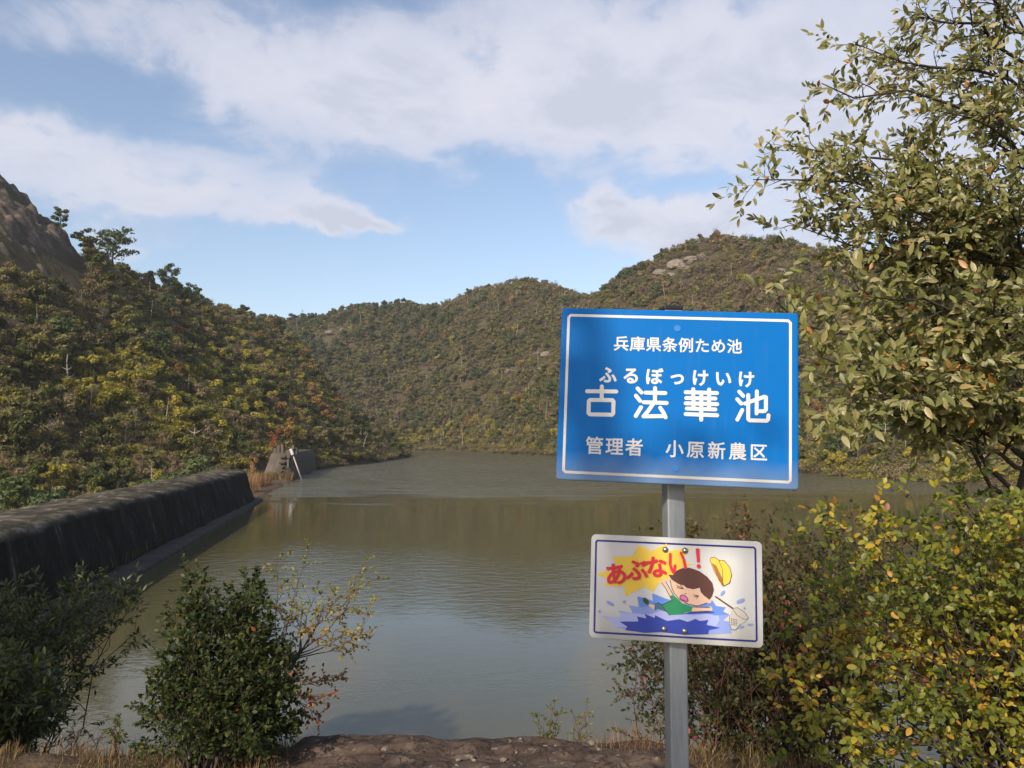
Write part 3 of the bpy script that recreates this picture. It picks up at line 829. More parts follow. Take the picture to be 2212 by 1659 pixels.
prof = [(0.7, -2.0), (0.95, 0.30)] + [(0.95 + 0.55 * t, 0.30 + 1.85 * t) for t in (0.2, 0.4, 0.6, 0.8, 1.0)] + [(1.58, 2.32), (1.74, 2.44), (2.0, 2.50), (2.5, 2.55), (3.0, 2.57), (3.5, 2.56), (4.0, 2.52), (4.2, 2.40), (4.4, 2.1), (5.3, -4.5)]
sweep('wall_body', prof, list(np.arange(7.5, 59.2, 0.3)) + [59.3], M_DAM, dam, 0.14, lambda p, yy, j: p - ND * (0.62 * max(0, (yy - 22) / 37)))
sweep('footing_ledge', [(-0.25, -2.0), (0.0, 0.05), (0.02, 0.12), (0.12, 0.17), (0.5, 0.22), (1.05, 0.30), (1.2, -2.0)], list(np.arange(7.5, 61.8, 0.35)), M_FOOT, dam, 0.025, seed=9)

# spillway pillar beyond the gap
pil = empty('spillway_pillar', (0, 0, 0), 'weathered concrete spillway pillar with stub posts beyond the dam gap', 'pillar')
def lean_face(p, yy, j):
    p -= ND * (0.8 * max(0, (yy - 93) / 28))
    if yy < 93.2: p.y -= max(0, (3.15 - p.z)) * 0.45
    return p
sweep('pillar_body', [(0.2, -1.5), (0.45, 0.6), (0.75, 2.0), (1.0, 3.0), (1.15, 3.12), (2.9, 3.15), (3.05, 3.0), (3.6, 0.6), (4.1, -1.5)], [92.6, 92.9, 93.6, 95, 98, 102, 107, 112, 118, 124], M_ABUT, pil, 0.06, lean_face, 4)
def pil_box(name, px0, px1, py0, py1, D, dep, mat=M_ABUT, tilt=0):
    a = P(px0, py1, D); b_ = P(px1, py0, D)
    mb = MB(); mb.box(((a.x + b_.x) / 2, D + dep / 2, (a.z + b_.z) / 2), (abs(b_.x - a.x), dep, abs(b_.z - a.z)), Matrix.Rotation(tilt, 3, 'Y'))
    return mb.build(name, mat, pil, bevel=0.03)
for (a, b_, t_) in ((590.5, 597, 968), (597.5, 604.5, 962), (606, 612.5, 960.5), (629.5, 635.5, 961.5), (638, 642.5, 969)):
    pil_box('stub_post', a, b_, t_, 982, 93.2, 0.5)
for (a, b_, t_, u_) in ((604, 616, 985.5, 989), (602, 615, 998.0, 1001.5), (605, 612, 1008, 1011), (603, 610, 1017, 1020)):
    zc = P(600, (t_ + u_) / 2, 92.5).z
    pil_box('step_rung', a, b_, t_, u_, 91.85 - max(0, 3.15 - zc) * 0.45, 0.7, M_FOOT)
pil_box('plank', 618.5, 626, 972, 989, 91.5, 0.6, M_ABUT, -0.12)
pil_box('corner_block', 620, 624, 992, 1010, 90.9, 1.2, M_ABUT, -0.03)
# water level gauge: housing and slanted rod
M_GW = flat('white_housing', (0.48, 0.48, 0.48), 0.4, 0.5, 0.3); M_ROD = flat('rod_paint', (0.45, 0.36, 0.31), 0.5, 0.4, 0.4)
ga = P(628.8, 972, 91.0); gb = P(651.5, 1036.0, 91.0)
gau = empty('water_gauge', (ga.x, ga.y, 0), 'white box on a long slanted rod leaning over the water at the pillar', 'gauge')
dirg = (gb - ga).normalized()
mb = MB(); M3 = dirg.to_track_quat('-Z', 'Y').to_matrix()
mb.box(ga - Vector((gau.location)) + dirg * 0.25, (0.34, 0.34, 0.75), M3); mb.build('housing', M_GW, gau, bevel=0.04)
mb = MB(); mb.box(ga - gau.location + dirg * 0.72, (0.30, 0.30, 0.12), M3); mb.build('collar', M_FOOT, gau)
mb = MB(); mb.tube([ga - gau.location + dirg * 0.7, gb - gau.location + dirg * 0.3], [0.085, 0.07], 8); mb.build('rod', M_ROD, gau, smooth=True)
mb = MB(); mb.box(ga - gau.location + Vector((0.0, 0.9, 0.0)), (0.18, 1.9, 0.18)); mb.build('bracket', M_FOOT, gau)

# mud spit with dry reeds in the spillway gap
n = 40; V = []; 
for i in range(n):
    for j in range(n):
        yy = 60.5 + 34 * i / (n - 1); o_ = -1.2 + 9 * j / (n - 1)
        p = axis(yy) + ND * o_
        zz = 0.16 + 0.12 * mnoise.noise(Vector((p.x * .5, p.y * .3, 0))) + 0.06 * mnoise.noise(Vector((p.x * 2, p.y * 1.2, 3)))
        zz -= max(0, 0.9 - o_ + mnoise.noise(Vector((p.x * .3, p.y * .25, 7))) * 1.0) * 0.25
        zz += max(0, o_ - 5) * 0.10
        V.append((p.x, p.y, zz))
F = [(i * n + j, i * n + j + 1, (i + 1) * n + j + 1, (i + 1) * n + j) for i in range(n - 1) for j in range(n - 1)]
me = bpy.data.meshes.new('mud_spit'); me.from_pydata(V, [], F); me.materials.append(M_BANK); me.update()
bm = bmesh.new(); bm.from_mesh(me); bmesh.ops.recalc_face_normals(bm, faces=bm.faces); bm.to_mesh(me); bm.free()
tag(link('mud_spit', me), kind='structure')

def blades(name, pts, hmin, hmax, wd, mat, seed, lean=0.35, parent=None):
    rng = np.random.RandomState(seed); V = []; F = []; T = []
    for p in pts:
        h = rng.uniform(hmin, hmax); a = rng.uniform(0, 6.28); l = rng.uniform(0.05, lean) * h
        d = np.array([math.cos(a), math.sin(a), 0]); s_ = np.array([-d[1], d[0], 0]) * wd * rng.uniform(.6, 1.3)
        p = np.array(p); k = len(V)
        m_ = p + d * l * .35 + np.array([0, 0, h * .6]); t_ = p + d * l + np.array([0, 0, h * rng.uniform(.85, 1)])
        V += [p - s_, p + s_, m_ + s_ * .7, m_ - s_ * .7, t_]
        F += [(k, k + 1, k + 2), (k, k + 2, k + 3), (k + 3, k + 2, k + 4)]
        tt = rng.uniform(0, 1); T += [tt] * 3
    o = link(name, arr_mesh(name, np.array(V), np.array(F), mat, np.array(T)), parent)
    return o
M_REED = leaf_mat('dry_reed', [(0, (0.15, 0.075, 0.035)), (0.5, (0.28, 0.15, 0.075)), (1, (0.42, 0.27, 0.14))], 'tint', 0.7, 0.25, 0.2)
M_STRAW = leaf_mat('dry_grass', [(0, (0.055, 0.065, 0.012)), (0.35, (0.13, 0.09, 0.035)), (0.75, (0.24, 0.155, 0.07)), (1, (0.34, 0.24, 0.12))], 'tint', 0.7, 0.25, 0.2)
rng = np.random.RandomState(3); pts = []
for i in range(2200):
    c = axis(rng.uniform(66, 82)) + ND * rng.uniform(1.6, 4.2)
    if mnoise.noise(Vector((c.x * .6, c.y * .35, 1))) > -0.15: pts.append((c.x, c.y, 0.05))
tag(blades('dry_reeds', pts, 0.7, 1.9, 0.022, M_REED, 4), kind='stuff')
pts = []
for i in range(800):
    c = axis(rng.uniform(88.5, 92.5)) + ND * rng.uniform(0.3, 4.6)
    pts.append((c.x, c.y, 0.1))
for i in range(900):
    c = axis(rng.uniform(60, 92)) + ND * rng.uniform(4.5, 7.5)
    pts.append((c.x, c.y, 0.2))
tag(blades('bank_grass', pts, 0.4, 1.3, 0.024, M_STRAW, 5, 0.7), kind='stuff')
# grass growing on the footing of the dam
pts = []
for i in range(160):
    c = axis(rng.uniform(24, 36)) + ND * rng.uniform(0.75, 1.0); pts.append((c.x, c.y, 0.32))
tag(blades('ledge_grass', pts, 0.15, 0.55, 0.012, M_STRAW, 6, 0.8), kind='stuff')
# driftwood at the far shore
hb = hit(787, 990) or Vector((-30, 150, 0.3))
dw = empty('driftwood', hb, 'tangle of bleached driftwood roots at the shore under the dead trunk', 'driftwood')
for i in range(7):
    a = rng.uniform(0, 6.28); mb = MB(); l = rng.uniform(.8, 1.8)
    mb.tube([(0, 0, rng.uniform(0, .8)), (math.cos(a) * l * .5, -abs(math.sin(a)) * .4, rng.uniform(.1, 1.0)), (math.cos(a) * l, -abs(math.sin(a)) * .8, rng.uniform(-.2, 1.3))], [.11, .09, .04], 6)
    mb.build('root', M_SNAG, dw, smooth=True)

# ------------------------------------------------------------------ near bank
def edge_y(x): return 4.55 + 0.16 * mnoise.noise(Vector((x * 0.9, 3.3, 0))) + 0.07 * mnoise.noise(Vector((x * 3.1, 1.3, 0)))
def bank_z(x, y):
    z = 3.40 - 0.028 * max(y, 0) + 0.035 * mnoise.noise(Vector((x * 1.3, y * 1.3, 0))) + 0.02 * mnoise.noise(Vector((x * 5, y * 5, 2)))
    if x < -1.6: z += 0.015 * min(1.5, -1.6 - x)
    if x > 1.2: z -= 0.10 * min(2.0, x - 1.2)
    e = y - edge_y(x)
    if e > -0.25: z -= 1.35 * (e + 0.25) ** 2 / 0.5 if e < 0.25 else 1.35 * 0.5 + 1.35 * (e - 0.25)
    return max(z, -3.0)
xs = np.concatenate([np.arange(-34, -5, 0.6), np.arange(-5, 5, 0.08), np.arange(5, 34, 0.6)])
ys = np.concatenate([np.arange(-30, 2, 0.8), np.arange(2, 6, 0.07), np.arange(6, 10.5, 0.3)])
V = [(x_, y_, bank_z(x_, y_)) for x_ in xs for y_ in ys]
ny_ = len(ys); ii = np.arange(len(V)).reshape(len(xs), ny_)
F = np.stack([ii[:-1, :-1], ii[1:, :-1], ii[1:, 1:], ii[:-1, 1:]], -1).reshape(-1, 4)
tag(link('bank_ground', arr_mesh('bank_ground', np.array(V), F, M_BANK, smooth=True)), kind='structure')
# bare rock ledge at the lip of the bank
nxr, nyr = 190, 110; V = []
for i in range(nxr):
    for j in range(nyr):
        x_ = -1.55 + 2.75 * i / (nxr - 1); y_ = 3.2 + 1.75 * j / (nyr - 1)
        p = Vector((x_, y_, 0))
        m_ = 1 - ((x_ + 0.15) / 1.3) ** 2 - max(0, (4.0 - y_) / 0.75) ** 2 + 0.5 * mnoise.noise(p * 2.5)
        r_ = abs(mnoise.noise(Vector((x_ * 2.2, y_ * 5, 1)))) * 0.07 + abs(mnoise.noise(Vector((x_ * 6, y_ * 11, 5)))) * 0.03 + mnoise.noise(p * 25) * 0.008
        hump = 0.065 * math.exp(-((x_ + 0.66) / 0.42) ** 2) + 0.02 * math.exp(-((x_ - 0.25) / 0.4) ** 2)
        V.append((x_, y_, bank_z(x_, min(y_, edge_y(x_) + 0.05) if y_ < edge_y(x_) + 0.2 else y_ - 0.15) - 0.06 + max(-0.5, min(1, m_ * 2.0)) * 0.085 + hump * max(0, min(1, m_ * 2)) + (0.04 - r_) * 0.7))
ii = np.arange(len(V)).reshape(nxr, nyr)
F = np.stack([ii[:-1, :-1], ii[1:, :-1], ii[1:, 1:], ii[:-1, 1:]], -1).reshape(-1, 4)
tag(link('rock_ledge', arr_mesh('rock_ledge', np.array(V), F, M_LEDGE)), kind='structure')
# loose pale stones on the ledge
SM = [boulder_mesh(20 + i, M_PALE, 1, 0.4) for i in range(3)]
random.seed(8)
for i in range(46):
    x_ = random.gauss(-0.25, 0.55); y_ = rnd(4.0, 4.5)
    o = link('loose_stone', SM[i % 3]); s_ = rnd(0.006, 0.022)
    o.location = (x_, y_, bank_z(x_, y_) + 0.055); o.scale = (s_ * 1.3, s_, s_ * 0.7); o.rotation_euler = (0, 0, rnd(0, 6))
    tag(o, 'small pale loose stone on the rock ledge at the pond edge', 'stone', 'loose stones on the ledge')
pts = []
for i in range(26000):
    x_ = rnd(-3.6, 3.6); y_ = rnd(3.5, 4.72)
    mk = mnoise.noise(Vector((x_ * 1.4, y_ * 1.4, 4)))
    inr = (abs(x_ + 0.1) < 1.05 and y_ > 3.85)
    if inr and mk < 0.28: continue
    if mk < -0.42: continue
    pts.append((x_, y_, bank_z(x_, y_) - 0.01))
tag(blades('dry_grass', pts, 0.015, 0.085, 0.0022, M_STRAW, 7, 1.3), kind='stuff')

# ------------------------------------------------------------------ near plants
def leaf_tpl(kind):
    if kind == 'toothed':
        half = [(0.0, 0.02), (0.15, 0.13), (0.30, 0.20), (0.34, 0.175), (0.50, 0.205), (0.54, 0.175), (0.70, 0.155), (0.74, 0.125), (0.88, 0.06)]
    elif kind == 'oval':
        half = [(0.0, 0.02), (0.18, 0.20), (0.45, 0.29), (0.72, 0.23), (0.92, 0.09)]
    else:   # lance
        half = [(0.0, 0.015), (0.25, 0.12), (0.5, 0.15), (0.78, 0.085)]
    V = [(0, 0, 0)]; F = []
    mid = [(0.0, y_, -0.10 * y_ * y_) for y_, _ in half] + [(0, 1.0, -0.14)]
    n = len(half); V = list(mid)
    Lx = []; Rx = []
    for y_, w_ in half:
        Lx.append(len(V)); V.append((-w_, y_ + 0.02, 0.22 * w_ - 0.10 * y_ * y_)); Rx.append(len(V)); V.append((w_, y_ + 0.02, 0.22 * w_ - 0.10 * y_ * y_))
    for i in range(n):
        t_ = i + 1
        if i < n - 1:
            F += [(i, t_, Lx[i]), (Lx[i], t_, Lx[t_]), (i, Rx[i], t_), (Rx[i], Rx[t_], t_)]
        else:
            F += [(i, t_, Lx[i]), (i, Rx[i], t_)]
    return np.array(V, float), np.array(F)
class Plant:
    def __init__(s, base, seed):
        s.base = Vector(base); s.wood = MB(); s.lv = []; s.rng = random.Random(seed)
    def r(s, a, b_): return s.rng.uniform(a, b_)
    def vec(s): return Vector((s.rng.gauss(0, 1), s.rng.gauss(0, 1), s.rng.gauss(0, 1)))
    def curve(s, a, b_, bow, n, jit=0.0):
        L_ = (b_ - a).length; side = s.vec() * 0.5
        out = []
        for i in range(n + 1):
            t = i / n
            p = a.lerp(b_, t) + Vector((0, 0, bow * L_ * math.sin(math.pi * t))) + side * (L_ * 0.06 * math.sin(math.pi * t))
            if 0 < i < n: p += s.vec() * jit * L_
            out.append(p)
        return out
    def tint(s, t):
        return s.r(.86, 1) if s.rng.random() < .035 else min(1, max(0, s.rng.gauss(t, .16)))
    def leaf(s, p, d, size, tint, up=None):
        d = d.normalized()
        nrm = (up if up is not None else Vector((0, 0, 1))) + s.vec() * 0.45
        x_ = d.cross(nrm)
        if x_.length < 1e-3: x_ = Vector((1, 0, 0))
        x_.normalize(); z_ = x_.cross(d)
        s.lv.append((p, x_, d, z_, size, tint))
    def twig(s, a, d, L_, r_, n, size, tint, up, droop=0.0):
        d = d.normalized(); b_ = a + d * L_ + Vector((0, 0, -droop * L_))
        pts = s.curve(a, b_, 0.06 if droop == 0 else droop * .3, 3, 0.03)
        s.wood.tube([p - s.base for p in pts], [r_, r_ * .8, r_ * .6, r_ * .3], 4, cap=False)
        for i in range(n):
            t = 0.15 + 0.85 * (i + s.r(0, .6)) / n; t = min(t, 1)
            f = t * 3; k = min(int(f), 2); p = pts[k].lerp(pts[k + 1], f - k); tg = (pts[k + 1] - pts[k]).normalized()
            sd = tg.cross(s.vec()).normalized()
            s.leaf(p, tg * s.r(0.3, .9) + sd * s.r(.5, 1.0), size * s.r(.6, 1.2), s.tint(tint), up)
        s.leaf(pts[-1], d, size * s.r(.7, 1.1), s.tint(tint), up)
    def limb(s, a, b_, r0, kids, klen, ntw, twl, nl, size, tint, bow=0.08, t0=0.2, up=None, spread=0.9, flat_=0.6, droop=0.0, tf=None):
        L_ = (b_ - a).length; n = 7
        pts = s.curve(a, b_, bow, n, 0.015)
        s.wood.tube([p - s.base for p in pts], [r0 * (1 - .85 * i / n) for i in range(n + 1)], 6, cap=False)
        for c in range(kids):
            t = t0 + (1 - t0) * (c + s.r(.2, .9)) / kids; t = min(t, 0.995)
            f = t * n; k = min(int(f), n - 1); p = pts[k].lerp(pts[k + 1], f - k); tg = (pts[k + 1] - pts[k]).normalized()
            sd = s.vec(); sd.z *= flat_; sd = sd - tg * sd.dot(tg); sd.normalize()
            d = (tg * s.r(.5, 1.0) + sd * spread).normalized()
            kl = klen * (1.15 - .65 * t) * s.r(.6, 1.15)
            e = p + d * kl
            cp = s.curve(p, e, 0.06 - droop * .2, 3, 0.03)
            rr = r0 * (1 - .85 * t) * .55 + 0.0012
            s.wood.tube([q_ - s.base for q_ in cp], [rr, rr * .8, rr * .6, rr * .35], 5, cap=False)
            ti = tf(e) if tf else tint
            for w_ in range(ntw):
                t2 = .25 + .75 * (w_ + s.r(0, .8)) / ntw; t2 = min(t2, 1); f2 = t2 * 3; k2 = min(int(f2), 2)
                p2 = cp[k2].lerp(cp[k2 + 1], f2 - k2); s2 = s.vec(); s2.z *= flat_
                s2 = (s2 - d * s2.dot(d)).normalized()
                s.twig(p2, d * s.r(.5, 1) + s2 * .8, twl * s.r(.6, 1.2), max(rr * .4, .0008), nl, size, ti, up, droop)
    def finish(s, name, label, cat, kind, stops, wood, parts=300, rough=0.5, trans=0.3, spec=0.4, group=None):
        o = empty(name, s.base, label, cat, group)
        s.wood.build('branches', wood, o, smooth=True)
        TV, TF = leaf_tpl(kind)
        pos = np.array([l[0] for l in s.lv]); R = np.stack([np.array([l[1] for l in s.lv]), np.array([l[2] for l in s.lv]), np.array([l[3] for l in s.lv])], 2)
        sz = np.array([l[4] for l in s.lv]); tint = np.array([l[5] for l in s.lv])
        rel = pos - np.array(CAM); cy = rel[:, 1] * CP + rel[:, 2] * SP; cv = -rel[:, 1] * SP + rel[:, 2] * CP
        u = rel[:, 0] / np.maximum(cy, .1) * FPX; v = cv / np.maximum(cy, .1) * FPX
        app = sz / np.maximum(cy, .1) * ((np.abs(u) < 1080) & (np.abs(v) < 800))
        near = np.argsort(-app)[:parts]; sel = np.zeros(len(pos), bool); sel[near] = True
        rest = ~sel
        bs = np.array(s.base)
        VV = (np.einsum('nij,kj->nki', R[rest], TV) * sz[rest][:, None, None] + (pos[rest] - bs)[:, None]).reshape(-1, 3)
        m_ = rest.sum(); FF = (TF[None] + (np.arange(m_) * len(TV))[:, None, None]).reshape(-1, 3)
        fo = link('foliage', arr_mesh('foliage', VV, FF, leaf_mat(name + '_leaf', stops, 'tint', rough, trans, spec), np.repeat(tint[rest], len(TF)), smooth=True), o)
        fo['kind'] = 'stuff'
        if parts:
            lm = arr_mesh('leaf', TV, TF, leaf_mat(name + '_single_leaf', stops, 'object', rough, trans, spec), smooth=True)
            for i in near:
                lo = link('leaf', lm, o)
                M = Matrix([[*(R[i][r_] * sz[i]), pos[i][r_] - bs[r_]] for r_ in range(3)] + [[0, 0, 0, 1]])
                lo.matrix_local = M
                lo.color = (float(tint[i]), 0, 0, 1)
        return o
SUNUP = (SUN_DIR * 0.7 + Vector((0, -0.2, 0.6))).normalized()

# -- oak at the right, trunk just beyond the shrubs
pl = Plant((2.72, 4.75, bank_z(2.72, 4.75)), 1)
trunk = [Vector((2.72, 4.75, bank_z(2.72, 4.75) - .1)), Vector((2.98, 4.72, 4.2)), Vector((3.25, 4.7, 5.1)), Vector((3.35, 4.7, 6.0)), Vector((3.55, 4.7, 7.0)), Vector((3.7, 4.6, 8.0)), Vector((3.8, 4.5, 9.0))]
tb = MB(); tb.tube([p - pl.base for p in trunk], [.060, .055, .052, .048, .042, .034, .02], 9)
def trunk_at(z):
    for a, b_ in zip(trunk, trunk[1:]):
        if z <= b_.z: return a.lerp(b_, max(0, (z - a.z) / (b_.z - a.z)))
    return trunk[-1]
OT = [(1840, 95, 4.0), (1965, 20, 4.2), (2080, -60, 4.0), (1765, 180, 3.8), (1700, 315, 3.9), (1572, 388, 3.8), (1690, 480, 4.0), (1810, 470, 4.4),
      (1665, 650, 3.9), (1770, 610, 4.2), (1900, 560, 4.5), (1750, 765, 3.7), (1755, 890, 3.6), (1880, 920, 3.9), (2000, 960, 4.2), (2050, 700, 4.0), (2120, 250, 4.2), (2150, 500, 4.4),
      (2160, 850, 3.8), (1950, 320, 4.4), (1900, 800, 4.3), (2000, 450, 4.1), (1980, 640, 4.6), (1830, 700, 4.0), (2100, 100, 4.6), (2080, 380, 3.7), (2140, 640, 3.6), (1960, 860, 3.6),
      (1860, 640, 3.6), (1760, 380, 4.3), (2190, 180, 3.9), (1890, 420, 3.8), (1790, 830, 4.1), (2060, 560, 4.5), (2060, 820, 4.4),
      (1860, 335, 3.9), (1750, 425, 4.1), (1835, 400, 3.7), (1950, 130, 4.3), (1960, 480, 3.8), (1880, 500, 4.1), (2020, 240, 3.8), (2130, 420, 3.9)]
for (px, py, D) in OT:
    if py > 780: py -= (py - 780) * 0.28
    tgt = P(px + (10 if px > 1600 else 55), py, D); a = trunk_at(max(4.3, tgt.z - pl.r(0.25, 0.8)))
    lo = py > 600
    pl.limb(a, tgt, 0.016, 14, 0.29, 3, 0.16, 7, 0.055 if not lo else 0.068, 0.5, bow=0.06, t0=0.36 if not lo else 0.26, up=SUN_DIR, spread=0.75, flat_=0.7)
oak = pl.finish('oak_tree', 'leafy oak with spreading branches and toothed olive leaves beside the sign', 'tree', 'toothed',
          [(0.0, (0.060, 0.076, 0.016)), (0.35, (0.140, 0.150, 0.036)), (0.6, (0.225, 0.215, 0.072)), (0.8, (0.36, 0.315, 0.15)), (0.93, (0.38, 0.25, 0.09)), (1.0, (0.46, 0.17, 0.03))], M_BARK, 300, 0.42, 0.28, 0.5)
tb.build('trunk', M_BARK, oak, smooth=True)

# -- yellowing shrub in the right corner
pl = Plant((2.25, 3.55, bank_z(2.25, 3.55)), 2)
for i in range(68):
    px = pl.r(1690, 2330); top = 1075 + max(0, 1930 - px) * 0.55
    py = pl.r(top, 1640) if i % 3 else pl.r(top - 20, top + 120); D = pl.r(2.95, 4.0)
    a = pl.base + Vector((pl.r(-.28, .35), pl.r(-.25, .25), -0.03))
    tgt = P(px, py, D); tgt.z = max(tgt.z, a.z + .15)
    pl.limb(a, tgt, 0.008, 9, 0.26, 3, 0.13, 6, 0.035, 0.5, bow=0.10, t0=0.3, up=SUNUP, spread=0.9, tf=lambda e: 0.44 + 0.6 * mnoise.noise(e * 2.2))
pl.finish('yellowing_shrub', 'shrub with small round green and yellow autumn leaves under the oak', 'shrub', 'oval',
          [(0.0, (0.050, 0.068, 0.010)), (0.35, (0.125, 0.145, 0.018)), (0.6, (0.235, 0.23, 0.028)), (0.8, (0.46, 0.34, 0.035)), (0.95, (0.44, 0.21, 0.03)), (1.0, (0.22, 0.07, 0.03))], M_BARK, 300, 0.45, 0.33, 0.4)

# -- darker reddish shrub behind the sign post
pl = Plant((1.45, 4.75, bank_z(1.45, 4.75)), 3)
for i in range(120):
    px = pl.r(1335, 1960); top = 1140 + 0.35 * max(0, 1480 - px) + (25 if px > 1700 else 0)
    py = pl.r(top, 1560) if i % 2 else pl.r(top - 25, top + 90); D = pl.r(4.2, 5.1)
    if px < 1440 and py > 1480: py -= 120
    a = pl.base + Vector((pl.r(-.55, .6), pl.r(-.2, .1), -0.03 - .1))
    tgt = P(px, py, D); tgt.z = max(tgt.z, a.z + .2)
    pl.limb(a, tgt, 0.007, 9, 0.26, 3, 0.12, 6, 0.028, 0.5, bow=0.06, t0=0.35, up=SUNUP, spread=0.8, tf=lambda e: 0.40 + 0.22 * (e.z - 3.9) + 0.35 * mnoise.noise(e * 2.0))
pl.finish('thicket_shrub', 'dense dark twiggy shrub with reddish leaf tips behind the sign post', 'shrub', 'oval',
          [(0.0, (0.022, 0.034, 0.008)), (0.4, (0.060, 0.068, 0.016)), (0.66, (0.115, 0.088, 0.028)), (0.85, (0.15, 0.068, 0.032)), (0.97, (0.15, 0.050, 0.026)), (1.0, (0.45, 0.05, 0.06))], M_TWIG, 300, 0.5, 0.25, 0.4)

# -- dense glossy bush in the left foreground
bx = P(445, 1640, 4.12)
pl = Plant((bx.x, 4.12, bank_z(bx.x, 4.12)), 4)
def bush_halfwidth(py):       # outline of the bush: narrow top, wide skirt
    t = max(0.0, (py - 1240) / 400)
    return 50 + 122 * min(1, t * 1.15) ** 0.8
for i in range(128):
    py = 1255 + 350 * pl.r(0, 1) ** 0.8
    c = 486 - (py - 1250) * 0.02; w_ = bush_halfwidth(py)
    an = pl.r(0, 6.28); rr = math.sqrt(pl.r(0.1, 1))
    px = c + math.cos(an) * rr * w_ + (pl.r(-30, 10) if pl.r(0, 1) < .2 else 0); D = 4.12 + math.sin(an) * rr * w_ / FPX * 4.1
    tgt = P(px, py, D); a = pl.base + Vector((pl.r(-.12, .12), pl.r(-.1, .1), -0.02))
    tgt.z = max(tgt.z, a.z + 0.12)
    pl.limb(a, tgt, 0.006, 6, 0.15, 2, 0.085, 7, 0.027, 0.45, bow=0.05, t0=0.48, up=Vector((0, -.3, .7)), spread=0.8)
for i in range(52):      # long shoots that break the outline
    py = pl.r(1235, 1560); sd_ = 1 if pl.r(0, 1) < .5 else -1
    px = 482 + sd_ * (bush_halfwidth(py) * pl.r(.7, 1.15) + pl.r(0, 22)) if i > 9 else 482 + pl.r(-75, 75)
    tgt = P(px, py - (pl.r(0, 22) if i < 10 else 0), 4.12 + pl.r(-.2, .2)); a = pl.base + Vector((pl.r(-.1, .1), pl.r(-.1, .1), -.02)); tgt.z = max(tgt.z, a.z + .12)
    pl.limb(a, tgt, 0.005, 7, 0.09, 2, 0.06, 7, 0.029, 0.55, bow=0.05, t0=0.6, up=Vector((0, -.3, .7)), spread=0.8)
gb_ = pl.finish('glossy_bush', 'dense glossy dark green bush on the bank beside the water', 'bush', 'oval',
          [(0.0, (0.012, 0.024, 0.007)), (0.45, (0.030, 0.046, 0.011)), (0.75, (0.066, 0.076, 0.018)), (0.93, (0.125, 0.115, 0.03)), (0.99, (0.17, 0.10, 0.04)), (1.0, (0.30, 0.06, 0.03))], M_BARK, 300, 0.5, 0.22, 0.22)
mb = MB()
mb.tube([(-0.04, 0, -.06), (-0.03, 0, .10), (0.03, .02, .35)], [.042, .032, .018], 8); mb.build('trunk', bark_mat('pale_bark', (0.09, 0.065, 0.04), (0.22, 0.16, 0.10), 40), gb_, smooth=True)

# -- slender sapling beside the bush
sb = P(560, 1610, 4.28)
pl = Plant((sb.x, 4.28, bank_z(sb.x, 4.28)), 5)
j1 = P(600, 1490, 4.26); j2 = P(655, 1400, 4.25)
mbp = [pl.base + Vector((0, 0, -.05)), P(575, 1545, 4.27), j1, j2]
pl.wood.tube([p - pl.base for p in mbp], [.009, .008, .007, .005], 6)
for (px, py, s_) in ((600, 1205, 0), (668, 1185, 0), (612, 1300, 0), (640, 1330, 1), (785, 1218, 1), (735, 1290, 1), (800, 1258, 1), (800, 1330, 1), (745, 1370, 1), (700, 1320, 1), (680, 1280, 1), (790, 1375, 1),
                     (700, 1500, 0), (725, 1470, 0), (690, 1545, 0), (610, 1420, 0), (580, 1460, 0), (640, 1470, 0), (560, 1400, 0)):
    st = (j1, j2)[s_].lerp(mbp[2], pl.r(0, .3)); tgt = P(px, py, 4.25 + pl.r(-.2, .25))
    pl.limb(st, tgt, 0.0042, 8, 0.13, 2, 0.07, 5, 0.022, 0.5, bow=-0.03, t0=0.4, up=SUNUP, spread=0.6, tf=lambda e: 0.20 + (4.30 - e.z) * 0.75)
pl.finish('slender_sapling', 'thin open sapling with sparse yellow and red leaves over the water', 'sapling', 'oval',
          [(0.0, (0.10, 0.115, 0.02)), (0.3, (0.22, 0.20, 0.045)), (0.5, (0.30, 0.24, 0.07)), (0.68, (0.26, 0.14, 0.05)), (0.85, (0.20, 0.055, 0.025)), (1.0, (0.28, 0.022, 0.022))], M_TWIG, 300, 0.5, 0.35, 0.3)

# -- shaded willow-leaved shrubs overhanging the water on the left
LS = [((-4.9, 6.6), (-120, 300, 1265, 1420), 6.2, 7.6, 'long leaved dark shrub spreading its sprays over the water below the dam', 68, 6),
      ((-3.9, 5.3), (-150, 95, 1430, 1590), 4.9, 5.8, 'shaded long leaved shrub low on the bank under the larger shrub', 52, 7),
      ((-5.2, 5.6), (-420, 40, 1290, 1560), 5.2, 6.4, 'shaded long leaved shrub at the outer end of the bank thicket', 55, 8)]
for (bxy, reg, d0, d1, lab, nst, sd) in LS:
    pl = Plant((bxy[0], bxy[1], bank_z(*bxy)), sd)
    for i in range(nst):
        px = pl.r(reg[0], reg[1]); f = (px - reg[0]) / (reg[1] - reg[0])
        py = pl.r(reg[2] + (0 if sd != 7 else 0), reg[3] - 40 * f)
        if sd == 6 and px > 120: py = pl.r(reg[2] - 8, reg[2] + 45)
        tgt = P(px, py, pl.r(d0, d1)); a = pl.base + Vector((pl.r(-.4, .4), pl.r(-.3, .3), -.05)); a.z = bank_z(a.x, a.y) - .05
        pl.limb(a, tgt, 0.011, 8, 0.30, 3, 0.17, 8, 0.064, 0.5, bow=0.12, t0=0.35, up=Vector((0, -.2, .8)), spread=0.8, flat_=0.5)
    pl.finish('bank_shrub', lab, 'shrub', 'lance', [(0.0, (0.020, 0.030, 0.006)), (0.5, (0.050, 0.060, 0.012)), (0.85, (0.115, 0.115, 0.024)), (1.0, (0.19, 0.16, 0.04))], M_BARK, 120 if sd != 8 else 60, 0.45, 0.25, 0.4)

